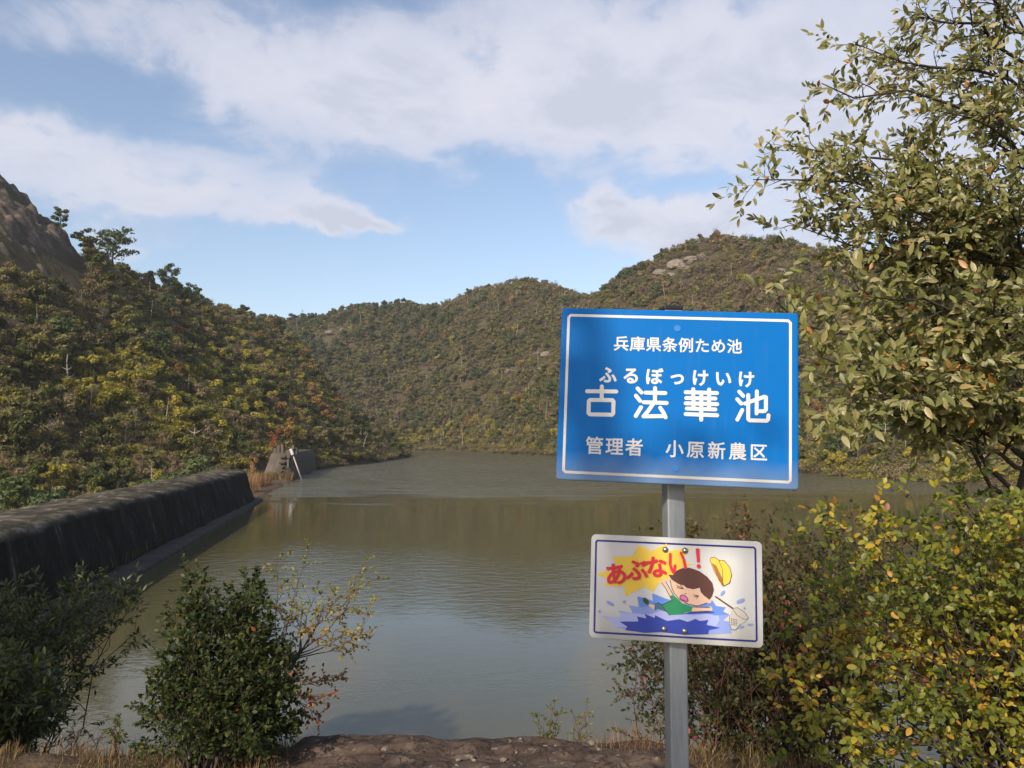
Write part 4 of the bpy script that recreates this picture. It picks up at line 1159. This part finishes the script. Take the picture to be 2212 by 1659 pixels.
# -- small plants along the edge
def small_plant(name, label, cat, px, py, D, hpx, nst, kind, size, stops, wood, seed, w_=40, tint=.4, kids=4, nl=5):
    b_ = P(px, py, D); pl = Plant((b_.x, D, bank_z(b_.x, D)), seed)
    for i in range(nst):
        tg = P(px + pl.r(-w_, w_), py - hpx * pl.r(.55, 1), D + pl.r(-.08, .08))
        pl.limb(pl.base + Vector((pl.r(-.02, .02), 0, -.02)), tg, .003, kids, .05, 1, .035, nl, size, tint, bow=.04, t0=.2, up=Vector((0, -.5, .6)), spread=.9)
    return pl.finish(name, label, cat, kind, stops, wood, 0, .5, .3, .3)
GST = [(0.0, (0.04, 0.06, 0.012)), (0.5, (0.10, 0.115, 0.02)), (0.85, (0.22, 0.19, 0.03)), (1.0, (0.35, 0.16, 0.03))]
small_plant('bank_seedling', 'small upright green seedling left of the glossy bush', 'plant', 250, 1622, 4.35, 85, 5, 'lance', .026, GST, M_TWIG, 21, 14, .25, 6)
small_plant('leafy_weed', 'leafy green weed growing at the edge of the rock ledge', 'plant', 1178, 1590, 4.5, 80, 6, 'lance', .028, GST, M_TWIG, 22, 28, .4, 5)
small_plant('leafy_weed', 'yellow green weed between the leafy weed and the thicket', 'plant', 1250, 1592, 4.5, 66, 5, 'lance', .024, GST, M_TWIG, 23, 24, .6, 5)
small_plant('bank_seedling', 'tiny pale green seedling at the foot of the glossy bush', 'plant', 312, 1640, 4.15, 36, 4, 'oval', .022, GST, M_TWIG, 24, 14, .3, 4)
rng = np.random.RandomState(12)
def tuft(label, px, py, D, wpx, hmax, nb, seed):
    b_ = P(px, py, D); z_ = bank_z(b_.x, D); r2 = np.random.RandomState(seed)
    o = empty('dry_grass_clump', (b_.x, D, z_), label, 'grass')
    pts = [(r2.normal() * wpx / FPX * D * .5, r2.normal() * .06, -.02) for _ in range(nb)]
    fo = blades('blades', pts, .04, hmax, .0013, M_REED, seed, .9, o); fo['kind'] = 'stuff'
tuft('tall reddish dry grass clump beside the leafy weed', 1310, 1592, 4.52, 80, .32, 230, 1)
tuft('dry grass clump at the foot of the thicket by the sign post', 1390, 1600, 4.4, 60, .22, 130, 2)
tuft('low straw coloured grass clump between the weeds and the sign post', 1345, 1615, 4.3, 120, .12, 260, 5)
tuft('dry grass clump by the arching dead stems', 175, 1628, 4.35, 120, .20, 170, 3)
tuft('dry grass clump at the foot of the glossy bush', 540, 1650, 4.02, 110, .16, 150, 4)
# arching dead bramble stems
b_ = P(90, 1620, 4.6); br = empty('dead_bramble', (b_.x, 4.6, bank_z(b_.x, 4.6)), 'arching dead leafless stems at the water edge beside the dark shrubs', 'bramble')
for i in range(12):
    a0 = br.location + Vector((rnd(-.1, .5), rnd(-.1, .1), -.03)); e0 = P(rnd(110, 270), rnd(1540, 1625), 4.6); mid_ = (a0 + e0) / 2 + Vector((0, 0, rnd(.08, .22)))
    mb = MB(); pts = [a0 * (1 - t) ** 2 + mid_ * 2 * t * (1 - t) + e0 * t * t - br.location for t in np.linspace(0, 1, 7)]
    mb.tube(pts, [.0045, .004, .0035, .003, .0025, .002, .001], 5)
    for k in range(3):
        p = pts[rng.randint(2, 6)]; mb.tube([p, p + Vector((rnd(-.08, .08), rnd(-.03, .03), rnd(.03, .12)))], [.0018, .0008], 3, cap=False)
    mb.build('stem', M_BARK, br)
# fallen twig on the ledge
b_ = P(1255, 1603, 4.45); mb = MB()
mb.tube([(-.08, 0, .02), (-.02, 0, .035), (.03, .01, .045), (.045, .01, .03)], [.004, .005, .006, .004], 6)
fl = mb.build('fallen_twig', M_BARK); fl.location = (b_.x, 4.45, bank_z(b_.x, 4.45) + .03)
tag(fl, 'short dark fallen twig at the lip of the rock ledge', 'twig')

# -- trees behind the viewpoint that shade the foreground
SHL = leaf_mat('shade_tree_leaf', [(0, (0.03, 0.045, 0.01)), (1, (0.10, 0.11, 0.03))], 'tint', 0.5, 0.2, 0.3)
def shade_tree(name, label, foot, blobs, n, size, seed):
    rng = np.random.RandomState(seed)
    o = empty(name, (foot[0], foot[1], bank_z(*foot)), label, 'tree')
    b0 = np.array(o.location)
    bl = [(tuple(np.array(c) - b0), (r_, r_, r_ * .8), .5, r_ ** 2) for c, r_ in blobs]
    V, F, T = crown_cards(n, bl, size, rng)
    cr = link('crown', arr_mesh('crown', V, F, SHL, T), o)
    mb = MB(); ctr = np.mean([np.array(c) for c, _ in blobs], 0) - b0
    mb.tube([(0, 0, -.2), tuple(ctr * np.array([.4, .4, .5])), tuple(ctr)], [.16, .12, .06], 8)
    for c, r_ in bl_pts(bl): mb.tube([tuple(ctr * .7), tuple((np.array(c) + ctr * .7) / 2 + np.array([0, 0, .15])), tuple(c)], [.05, .035, .012], 5, cap=False)
    mb.build('trunk', M_BARK, o, smooth=True)
def bl_pts(bl): return [(b[0], b[1]) for b in bl]
def sunward(p, t): return tuple(Vector(p) + SUN_DIR * t)
shade_tree('shade_tree', 'broadleaf tree standing left behind the viewpoint, shading the bank thicket', (-8.0, -1.5),
           [(sunward((-5.5, 6.6, 2.6), 9), 1.6), (sunward((-4.2, 6.0, 3.0), 9), 1.5), (sunward((-6.0, 5.2, 3.6), 9), 1.6), (sunward((-3.4, 5.2, 2.9), 9), 0.9), (sunward((-7, 7, 2.5), 9), 1.5), (sunward((-4.6, 5.6, 2.2), 9), 1.3), (sunward((-5.4, 7.4, 3.4), 9), 1.4)], 9500, 0.17, 1)
shade_tree('shade_tree', 'broadleaf tree standing right behind the viewpoint, dappling the blue sign', (-2.8, -5.5),
           [(sunward((0.62, 1.95, 4.86), 8), .16), (sunward((0.42, 1.95, 4.90), 8), .15), (sunward((0.18, 1.95, 4.95), 8), .14), (sunward((0.0, 1.95, 5.2), 8), .3), (sunward((0.1, 1.95, 5.9), 8), .5), (sunward((-0.4, 1.95, 5.6), 8), .5)], 420, 0.055, 2)

# ------------------------------------------------------------------ sign post and the two signs
def homography(src, dst):
    A = []; b = []
    for (x, y), (X, Y) in zip(src, dst):
        A += [[x, y, 1, 0, 0, 0, -X * x, -X * y], [0, 0, 0, x, y, 1, -Y * x, -Y * y]]; b += [X, Y]
    h = np.linalg.solve(np.array(A, float), np.array(b, float))
    H = np.append(h, 1).reshape(3, 3)
    def f(x, y):
        q = H @ np.array([x, y, 1.0]); return (q[0] / q[2], q[1] / q[2])
    return f
class Print:
    """flat print on a plate: every piece is a face layer a hair above the one below"""
    def __init__(s, fmap, root): s.f = fmap; s.root = root; s.y = -0.0006; s.mb = None; s.flat = False
    def new(s):
        s.mb = MB()
        if s.flat: s.y = -0.0006
        return s
    def step(s): s.y -= 0.00004
    def poly(s, pts):
        loc = [s.f(*p) for p in pts]
        bm = bmesh.new(); vs = [bm.verts.new((p[0], s.y, p[1])) for p in loc]
        es = [bm.edges.new((vs[i], vs[(i + 1) % len(vs)])) for i in range(len(vs))]
        bmesh.ops.triangle_fill(bm, use_beauty=True, use_dissolve=False, edges=es)
        for f in bm.faces:
            pp = [tuple(v.co) for v in f.verts]
            n_ = (Vector(pp[1]) - Vector(pp[0])).cross(Vector(pp[2]) - Vector(pp[0]))
            s.mb.face(pp if n_.y < 0 else pp[::-1])
        bm.free(); s.step()
    def stroke(s, pts, w_, closed=False, n=8, smooth=0):
        if smooth: pts = chaikin(pts, smooth, closed)
        L_ = [Vector((*s.f(*p), 0)).to_2d() for p in pts]
        q0 = s.f(pts[0][0], pts[0][1]); q1 = s.f(pts[0][0] + 10, pts[0][1]); sc = abs(q1[0] - q0[0]) / 10
        r_ = w_ / 2 * sc
        segs = list(zip(L_, L_[1:] + ([L_[0]] if closed else [])))
        if not closed: segs = list(zip(L_, L_[1:]))
        for a, b_ in segs:
            d = (b_ - a)
            if d.length < 1e-7: continue
            d.normalize(); an = math.atan2(d.y, d.x); pp = []
            for k in range(n + 1): t = an + math.pi / 2 + math.pi * k / n; pp.append(a + Vector((math.cos(t), math.sin(t))) * r_)
            for k in range(n + 1): t = an - math.pi / 2 + math.pi * k / n; pp.append(b_ + Vector((math.cos(t), math.sin(t))) * r_)
            s.mb.face([(p.x, s.y, p.y) for p in pp][::1]); s.y -= 0.000012
        s.step()
    def disc(s, c, rx, ry=None, rot=0, n=20):
        ry = ry or rx; s.poly([(c[0] + rx * math.cos(t) * math.cos(rot) - ry * math.sin(t) * math.sin(rot), c[1] + rx * math.cos(t) * math.sin(rot) + ry * math.sin(t) * math.cos(rot)) for t in [2 * math.pi * k / n for k in range(n)]])
    def glyph(s, ch, c, size, bold=0.012, rot=0.0, sx=1.0):
        cu = bpy.data.curves.new('t', 'FONT'); cu.body = ch; cu.size = 1.0; cu.resolution_u = 3
        ob = bpy.data.objects.new('t', cu); COL.objects.link(ob)
        dg = bpy.context.evaluated_depsgraph_get(); me = bpy.data.meshes.new_from_object(ob.evaluated_get(dg), depsgraph=dg)
        bpy.data.objects.remove(ob)
        ctr = np.array([0.5, 0.38])
        q0 = s.f(*c); q1 = s.f(c[0] + 10, c[1]); sc = math.hypot(q1[0] - q0[0], q1[1] - q0[1]) / 10 * size
        k = len(s.mb.v); cr, sr = math.cos(rot), math.sin(rot)
        W2 = [(q0[0] + p[0] * cr - p[1] * sr, q0[1] + p[0] * sr + p[1] * cr) for p in (np.array([p.co[:2] for p in me.vertices]) - ctr) * sc * np.array([sx, 1.0])]
        for p in W2: s.mb.v.append((p[0], s.y, p[1]))
        cnt = {}
        for f in me.polygons:
            vi = list(f.vertices); s.mb.f.append(tuple(k + i for i in vi)); s.mb.m.append(0)
            for i in range(len(vi)):
                e = (min(vi[i], vi[i - 1]), max(vi[i], vi[i - 1])); cnt[e] = cnt.get(e, 0) + 1
        r_ = bold * sc
        for n_, (e, c_) in enumerate(cnt.items()):      # rounded rim that thickens the letter
            if c_ != 1: continue
            A = Vector(W2[e[0]]); B = Vector(W2[e[1]]); d = B - A
            if d.length < 1e-7: continue
            an = math.atan2(d.y, d.x); yy = s.y - 0.00002 - 0.00001 * ((n_ * 7) % 24)
            pp = [A + Vector((math.cos(an + math.pi / 2 + math.pi * q / 4), math.sin(an + math.pi / 2 + math.pi * q / 4))) * r_ for q in range(5)]
            pp += [B + Vector((math.cos(an - math.pi / 2 + math.pi * q / 4), math.sin(an - math.pi / 2 + math.pi * q / 4))) * r_ for q in range(5)]
            s.mb.face([(p.x, yy, p.y) for p in pp])
        bpy.data.meshes.remove(me)
    def done(s, name, mat): return s.mb.build(name, mat, s.root)
def chaikin(pts, it, closed=False):
    for _ in range(it):
        out = [] if closed else [pts[0]]
        rng_ = range(len(pts)) if closed else range(len(pts) - 1)
        for i in rng_:
            a, b_ = pts[i], pts[(i + 1) % len(pts)]
            out += [(a[0] * .75 + b_[0] * .25, a[1] * .75 + b_[1] * .25), (a[0] * .25 + b_[0] * .75, a[1] * .25 + b_[1] * .75)]
        if not closed: out.append(pts[-1])
        pts = out
    return pts
def plate(root, W, H, r_, dep, mat, name='plate'):
    mb = MB(); pts = []
    for cx, cz, a0 in ((W / 2 - r_, H / 2 - r_, 0), (-W / 2 + r_, H / 2 - r_, 90), (-W / 2 + r_, -H / 2 + r_, 180), (W / 2 - r_, -H / 2 + r_, 270)):
        for k in range(7): t = math.radians(a0 + 15 * k); pts.append((cx + r_ * math.cos(t), cz + r_ * math.sin(t)))
    n = len(pts)
    mb.v = [(x_, 0, z_) for x_, z_ in pts] + [(x_, dep, z_) for x_, z_ in pts]
    mb.f = [tuple(range(n)), tuple(range(2 * n - 1, n - 1, -1))] + [(i, n + i, n + (i + 1) % n, (i + 1) % n) for i in range(n)]
    mb.m = [0] * len(mb.f)
    o = mb.build(name, mat, root)
    b_ = o.modifiers.new('bevel', 'BEVEL'); b_.width = dep * .3; b_.segments = 3; b_.limit_method = 'ANGLE'
    return o
def sign_mat(name, col, dirtcol, H, rough=0.35):
    """printed sheet; grime has gathered along the lower edge"""
    m, t, out = newmat(name)
    pos = t.add('ShaderNodeTexCoord').outputs['Object']
    sp = t.add('ShaderNodeSeparateXYZ', inp={0: pos})
    st = t.noise(t.vmath('MULTIPLY', pos, (60, 60, 5)), 1.0, 5, .6)
    bl = t.noise(pos, 14, 5, .6)
    low = t.mrange(t.math('ADD', sp.outputs[2], t.math('MULTIPLY', t.math('SUBTRACT', bl, .5), .05)), -H / 2 - .005, -H / 2 + .075, 0.62, 0.0)
    c = t.mix(low, c4(col), c4(dirtcol))
    c = t.mix(t.mrange(st, .55, .9, 0, .08), c, c4(dirtcol))
    bsdf(t, out, c, t.mrange(bl, .3, .7, rough * .9, rough * 1.5), .13)
    return m
M_GALV = mat_concrete('galvanised_steel', (0.25, 0.27, 0.29), (0.36, 0.375, 0.39), 14)
m_, t_, o_ = newmat('galvanised_post')
pos_ = t_.add('ShaderNodeTexCoord').outputs['Object']
nz_ = t_.noise(t_.vmath('MULTIPLY', pos_, (60, 60, 6)), 1.0, 6, .65)
bsdf(t_, o_, t_.ramp(nz_, [(.3, (.20, .225, .245)), (.7, (.32, .345, .365))]), .5, .5, .35, bump=nz_, bstr=.06, bdist=.003)
M_POST = m_
M_BLUE = sign_mat('blue_sheet', (0.0, 0.125, 0.42), (0.22, 0.27, 0.31), .446)
M_WHT = flat('white_print', (0.61, 0.61, 0.60), .45, .4, .12, scale=30)
M_WHB = sign_mat('white_border_print', (0.61, 0.61, 0.60), (0.30, 0.27, 0.22), .446)
M_SHEET = sign_mat('white_sheet', (0.49, 0.50, 0.50), (0.22, 0.22, 0.18), .259)
M_CAP = flat('black_cap', (0.015, 0.015, 0.016), .5, .4)
M_BOLT = flat('bolt_steel', (0.30, 0.30, 0.29), .3, .5, .3, .8)

post = empty('sign_post', (0.4235, 2.035, bank_z(.42, 2.03)), 'square galvanised steel post carrying both signs', 'post')
mb = MB(); hp = 5.338 - post.location.z; mb.box((0, 0, hp / 2 - .15), (.048, .048, hp + .3)); sh = mb.build('shaft', M_POST, post, bevel=.004)
mb = MB(); mb.box((0, 0, hp + .004), (.052, .052, .012)); mb.build('cap', M_CAP, post, bevel=.003)
post.rotation_euler = (0, 0, math.radians(8))

def sign_root(name, loc, rot, label):
    o = empty(name, loc, label, 'sign')
    a, b_, c_ = rot
    o.matrix_world = Matrix.Translation(loc) @ (Matrix.Rotation(a, 4, 'Z') @ Matrix.Rotation(b_, 4, 'X') @ Matrix.Rotation(c_, 4, 'Y'))
    return o
# blue pond sign
W, H = .6, .4461
bs_ = sign_root('blue_sign', Vector((.4196, 1.9501, 5.1042)), (-.084, -.0582, .0388), 'blue metal pond sign with white Japanese lettering, upper sign on the post')
plate(bs_, W, H, .008, .014, M_BLUE)
mb = MB(); mb.box((0.0, .035, .12), (.055, .045, .03)); mb.build('bracket', M_POST, bs_)
mb = MB(); mb.box((0.0, .045, -.14), (.055, .066, .03)); mb.build('bracket', M_POST, bs_)
fm = homography([(122, 65), (2103, 112), (2108, 1597), (80, 1500)], [(-W / 2, H / 2), (W / 2, H / 2), (W / 2, -H / 2), (-W / 2, -H / 2)])
pr = Print(fm, bs_); pr.flat = True
pr.new(); pr.stroke([(195, 130), (2015, 176), (2035, 195), (2035, 1515), (2018, 1530), (160, 1437), (143, 1420), (178, 148)], 22, True); pr.done('white_border', M_WHB)
pr.new()
for i, ch in enumerate('兵庫県条例ため池'): pr.glyph(ch, (617 + 135.4 * i, 366 + 3.6 * i), 132, .017)
pr.done('lettering', M_WHT)
pr.new()
for i, ch in enumerate('ふるぼっけいけ'): pr.glyph(ch, (508 + 192.5 * i, 628 + 6.4 * i), 150, .030)
pr.done('lettering', M_WHT)
BIG = [
    [[(335, 765), (578, 768)], [(457, 725), (457, 830)], 'C', [(362, 838), (545, 840), (555, 850), (553, 950), (543, 962), (360, 958), (348, 948), (350, 848)]],
    [[(755, 742), (788, 777)], [(742, 803), (776, 846)], [(785, 900), (741, 973)], [(822, 778), (986, 782)], [(901, 740), (900, 862)], [(806, 858), (998, 865)], [(886, 872), (845, 930), (806, 976), (985, 974)], [(945, 905), (972, 945), (990, 985)]],
    [[(1157, 775), (1418, 783)], [(1220, 750), (1220, 812)], [(1353, 753), (1353, 815)], [(1162, 824), (1405, 829)], [(1157, 868), (1420, 876)], [(1167, 912), (1405, 920)], [(1157, 958), (1420, 969)], [(1287, 792), (1287, 1006)], [(1222, 826), (1222, 915)], [(1352, 828), (1352, 918)]],
    [[(1605, 772), (1638, 808)], [(1588, 835), (1622, 872)], [(1630, 925), (1589, 1006)], [(1680, 800), (1680, 1000), (1692, 1012), (1835, 1016), (1847, 1004), (1850, 970)], [(1652, 872), (1815, 815), (1828, 820), (1828, 925), (1815, 936), (1778, 936)], [(1752, 770), (1750, 955)]]]
pr.new()
for chs in BIG:
    cl = False
    for st in chs:
        if st == 'C': cl = True; continue
        pr.stroke(st, 33, cl); cl = False
pr.done('lettering', M_WHT)
pr.new()
for i, ch in enumerate('管理者'): pr.glyph(ch, (399 + 165.5 * i, 1217 + 8 * i), 154, .016)
for i, ch in enumerate('小原新農区'): pr.glyph(ch, (1066 + 175.5 * i, 1246 + 8 * i), 154, .016)
pr.done('lettering', M_WHT)
M_RIV = flat('painted_rivet', (0.02, 0.17, 0.48), .4, .4)
for c_ in ((1085, 240), (1078, 1412)):
    q_ = fm(*c_); mb = MB(); mb.tube([(q_[0], .001, q_[1]), (q_[0], -.0014, q_[1])], [.0095, .0085], 20); mb.build('rivet', M_RIV, bs_)

# white warning sign
W, H = .43, .2594
ws_ = sign_root('white_sign', Vector((.4148, 1.9854, 4.614)), (-.1222, -.1009, .0288), 'white warning sign with red lettering and a child splashing in water')
plate(ws_, W, H, .013, .004, M_SHEET)
fm = homography([(132, 125), (2078, 222), (2095, 1430), (118, 1312)], [(-W / 2, H / 2), (W / 2, H / 2), (W / 2, -H / 2), (-W / 2, -H / 2)])
pr = Print(fm, ws_)
def ink(name, c): return flat('print_' + name, c, .5, .35, .12, scale=30)
K_ = {'navy': (0.012, 0.012, 0.16), 'yellow': (0.66, 0.46, 0.05), 'red': (0.55, 0.012, 0.035), 'light': (0.20, 0.27, 0.58), 'pale': (0.33, 0.37, 0.66), 'mid': (0.10, 0.21, 0.56), 'blue': (0.020, 0.045, 0.32), 'green': (0.012, 0.21, 0.085),
      'skin': (0.60, 0.40, 0.29), 'hair': (0.075, 0.026, 0.020), 'line': (0.045, 0.022, 0.02), 'pink': (0.62, 0.12, 0.42), 'shoe': (0.012, 0.06, 0.03), 'pants': (0.035, 0.12, 0.19), 'brim': (0.30, 0.11, 0.035), 'net': (0.46, 0.43, 0.39)}
INK = {k: ink(k, v) for k, v in K_.items()}
pr.new(); pr.stroke([(205, 200), (1985, 288), (2003, 308), (2020, 1335), (2003, 1350), (195, 1252), (178, 1235), (187, 215)], 21, True); pr.done('blue_border', INK['navy'])
pr.new(); pr.poly([(190, 585), (430, 522), (385, 388), (610, 380), (675, 255), (820, 325), (1000, 238), (985, 330), (1268, 290), (1205, 375), (1180, 440), (1300, 477), (1180, 505), (1060, 600), (960, 690), (905, 695), (850, 785), (745, 730), (525, 842), (520, 730), (283, 722), (345, 650)]); pr.done('starburst', INK['yellow'])
pr.new(); pr.poly([(255, 1065), (400, 1082), (512, 1082), (450, 1005), (615, 1032), (570, 942), (682, 962), (665, 842), (760, 860), (842, 895), (835, 805), (1000, 870), (1300, 935), (1520, 888), (1560, 950), (1670, 968), (1635, 1012), (1715, 1052), (1640, 1115), (1725, 1132), (1738, 1262), (1460, 1275), (1200, 1268), (700, 1242), (540, 1215), (420, 1192), (370, 1122)]); pr.done('splash', INK['light'])
pr.new(); pr.poly([(255, 1065), (480, 1085), (470, 1020), (800, 1050), (1000, 985), (1290, 1060), (1580, 1030), (1600, 1110), (1560, 1180), (1250, 1130), (900, 1110), (560, 1190), (420, 1192), (370, 1122)]); pr.done('splash', INK['pale'])
pr.new(); pr.poly([(1380, 945), (1520, 888), (1560, 950), (1670, 968), (1640, 1012), (1710, 1050), (1560, 1060), (1420, 1030)]); pr.done('splash', INK['mid']); pr.new(); pr.poly([(670, 845), (760, 862), (842, 897), (838, 808), (1000, 872), (1080, 900), (900, 960), (690, 960)]); pr.done('splash', INK['mid'])
pr.new(); pr.poly([(465, 1128), (680, 1127), (665, 1070), (772, 1092), (750, 1040), (866, 1087), (872, 1057), (1010, 1122), (1150, 1100), (1240, 1132), (1330, 1098), (1380, 1122), (1475, 1110), (1455, 1167), (1615, 1200), (1485, 1225), (1475, 1272), (1200, 1280), (950, 1247), (760, 1257), (530, 1225), (555, 1187)])
pr.done('splash', INK['blue']); pr.new(); pr.poly([(1195, 1045), (1280, 1012), (1545, 1020), (1540, 1032), (1300, 1042)]); pr.done('splash', INK['blue']); pr.new(); pr.poly([(880, 920), (905, 908), (945, 930), (930, 945)]); pr.done('splash', INK['blue'])
pr.new(); pr.poly([(860, 912), (945, 940), (1000, 1020), (900, 985), (862, 1005)]); pr.done('trousers', INK['pants'])
pr.new(); pr.poly([(800, 925), (864, 942), (858, 992), (795, 950)]); pr.poly([(945, 690), (988, 672), (1072, 822), (1035, 840), (985, 745)]); pr.disc((965, 675), 30); pr.poly([(1292, 968), (1490, 968), (1512, 1000), (1283, 1018)]); pr.disc((1492, 985), 28); pr.disc((1180, 905), 36, 22)
pr.done('skin', INK['skin'])
pr.new(); pr.disc((766, 896), 48, 27, .9); pr.done('shoe', INK['shoe'])
pr.new(); pr.poly([(1035, 838), (1075, 822), (1145, 888), (1185, 925), (1298, 960), (1282, 1015), (1215, 1022), (1195, 1047), (1035, 1055), (940, 940), (1060, 887)]); pr.done('shirt', INK['green'])
fc = chaikin([(1035, 640), (1045, 710), (1080, 800), (1150, 880), (1250, 930), (1350, 952), (1440, 925), (1500, 850), (1480, 740), (1300, 600), (1120, 580)], 2, True)
pr.new(); pr.disc((1028, 648), 24); pr.disc((1478, 898), 30, 22); pr.poly(fc); pr.done('face', INK['skin'])
pr.new(); pr.poly([(1018, 592), (1072, 600), (1110, 548), (1180, 520), (1260, 516), (1370, 555), (1460, 620), (1518, 690), (1536, 770), (1515, 840), (1485, 882), (1425, 835), (1388, 795), (1375, 745), (1300, 762), (1225, 745), (1195, 718), (1130, 700), (1055, 652)]); pr.done('hair', INK['hair'])
pr.new(); pr.stroke(chaikin([(1150, 845), (1180, 820), (1235, 855), (1246, 905), (1200, 892), (1155, 868)], 1, True), 12, True, 4)
for st in ([(1112, 718), (1190, 757)], [(1115, 742), (1190, 757)], [(1150, 700), (1190, 757)], [(1300, 824), (1362, 836)], [(1312, 850), (1362, 836)], [(1340, 866), (1362, 836)], [(1205, 808), (1222, 815)]): pr.stroke(st, 8, n=4)
for st in ([(945, 690), (985, 745), (1035, 838)], [(990, 675), (1072, 820)], [(1040, 660), (1050, 720), (1080, 800), (1150, 880), (1250, 930), (1350, 950), (1450, 920)], [(1298, 962), (1490, 968)], [(1035, 838), (1060, 887), (940, 940), (1035, 1055)], [(1283, 1018), (1500, 1010)]): pr.stroke(st, 7, n=4)
pr.done('outline', INK['line'])
pr.new(); pr.poly([(1156, 846), (1182, 826), (1230, 858), (1240, 898), (1200, 886), (1160, 866)]); pr.done('mouth', INK['pink'])
pr.new(); pr.poly([(1490, 430), (1500, 402), (1540, 396), (1590, 430), (1635, 520), (1642, 640), (1640, 727), (1600, 690), (1540, 560)]); pr.poly(chaikin([(1588, 430), (1650, 436), (1712, 510), (1734, 600), (1712, 690), (1640, 727), (1632, 560)], 1, True)); pr.done('hat', INK['yellow'])
pr.new(); pr.poly([(1510, 462), (1560, 492), (1640, 655), (1636, 722), (1590, 660)]); pr.done('hat_lining', INK['brim'])
pr.new(); pr.stroke([(1588, 432), (1632, 540), (1634, 640), (1640, 725)], 6, n=4); pr.stroke([(1490, 430), (1500, 402), (1540, 396), (1590, 430), (1650, 436), (1712, 510), (1734, 600), (1712, 690), (1640, 727), (1540, 560)], 6, True, 4); pr.done('outline', INK['hair']); pr.new(); pr.stroke([(1555, 845), (1745, 975)], 15); pr.done('net_handle', INK['hair'])
pr.new(); pr.poly([(1745, 980), (1800, 970), (1880, 1020), (1925, 1085), (1890, 1130), (1830, 1160), (1780, 1222), (1735, 1215), (1710, 1150), (1715, 1060)]); pr.done('net', INK['net'])
pr.new(); pr.stroke([(1745, 980), (1800, 970), (1880, 1020), (1925, 1085), (1890, 1110), (1800, 1060), (1745, 980)], 5, n=3); pr.stroke([(1715, 1060), (1710, 1150), (1735, 1215), (1780, 1222), (1830, 1160)], 4, n=3)
for k in range(4): pr.stroke([(1735 + 20 * k, 1085 + 6 * k), (1732 + 18 * k, 1170)], 3, n=3); pr.stroke([(1722, 1095 + 22 * k), (1800, 1108 + 20 * k)], 3, n=3)
pr.done('outline', INK['line'])
for (c_, a, b_, r_) in (((355, 920), 48, 18, .5), ((517, 902), 17, 17, 0), ((233, 1012), 15, 15, 0), ((1632, 802), 36, 15, -.9), ((1835, 892), 50, 20, -.4), ((1880, 975), 11, 11, 0), ((1945, 1160), 30, 10, -.1), ((1840, 1185), 36, 14, -.2)): pr.new(); pr.disc(c_, a, b_, r_); pr.done('droplet', INK['light'])
pr.new()
pr.glyph('あ', (418, 582), 265, .030, .14); pr.glyph('ぶ', (655, 535), 262, .030, .14); pr.glyph('な', (880, 502), 258, .030, .14)
pr.stroke([(1037, 358), (1035, 470), (1055, 540), (1078, 575), (1092, 490)], 30); pr.stroke([(1158, 345), (1190, 420), (1212, 520)], 30)
pr.done('lettering', INK['red']); pr.new(); pr.poly([(1325, 296), (1366, 296), (1374, 452), (1340, 453)]); pr.disc((1360, 497), 24); pr.done('lettering', INK['red'])
for c_ in ((980, 308), (1205, 320), (972, 1210), (1205, 1235)):
    q_ = fm(*c_); bm = bmesh.new(); bmesh.ops.create_uvsphere(bm, u_segments=14, v_segments=8, radius=.0078)
    for v in bm.verts: v.co.y *= .8; v.co += Vector((q_[0], -.002, q_[1]))
    me = bpy.data.meshes.new('bolt'); bm.to_mesh(me); bm.free(); me.materials.append(M_BOLT); me.polygons.foreach_set('use_smooth', [True] * len(me.polygons)); link('bolt', me, ws_)
mb = MB(); mb.box((0.008, .016, .09), (.07, .03, .03)); mb.build('bracket', M_POST, ws_)
mb = MB(); mb.box((0.008, .016, -.09), (.07, .03, .03)); mb.build('bracket', M_POST, ws_)

# ------------------------------------------------------------------ thin autumn haze over the valley
mb = MB(); mb.box(((X0 + X1) / 2, 262, 60), (X1 - X0 + 40, 640, 134))
hz_o = mb.build('haze', None)
m_, t_, o_ = newmat('haze_air')
pv = t_.add('ShaderNodeVolumePrincipled', inp={'Color': (0.86, 0.90, 0.96, 1), 'Density': 0.00030, 'Anisotropy': 0.2})
t_.l.new(pv.outputs[0], o_.inputs['Volume'])
hz_o.data.materials.clear(); hz_o.data.materials.append(m_)
tag(hz_o, kind='stuff')
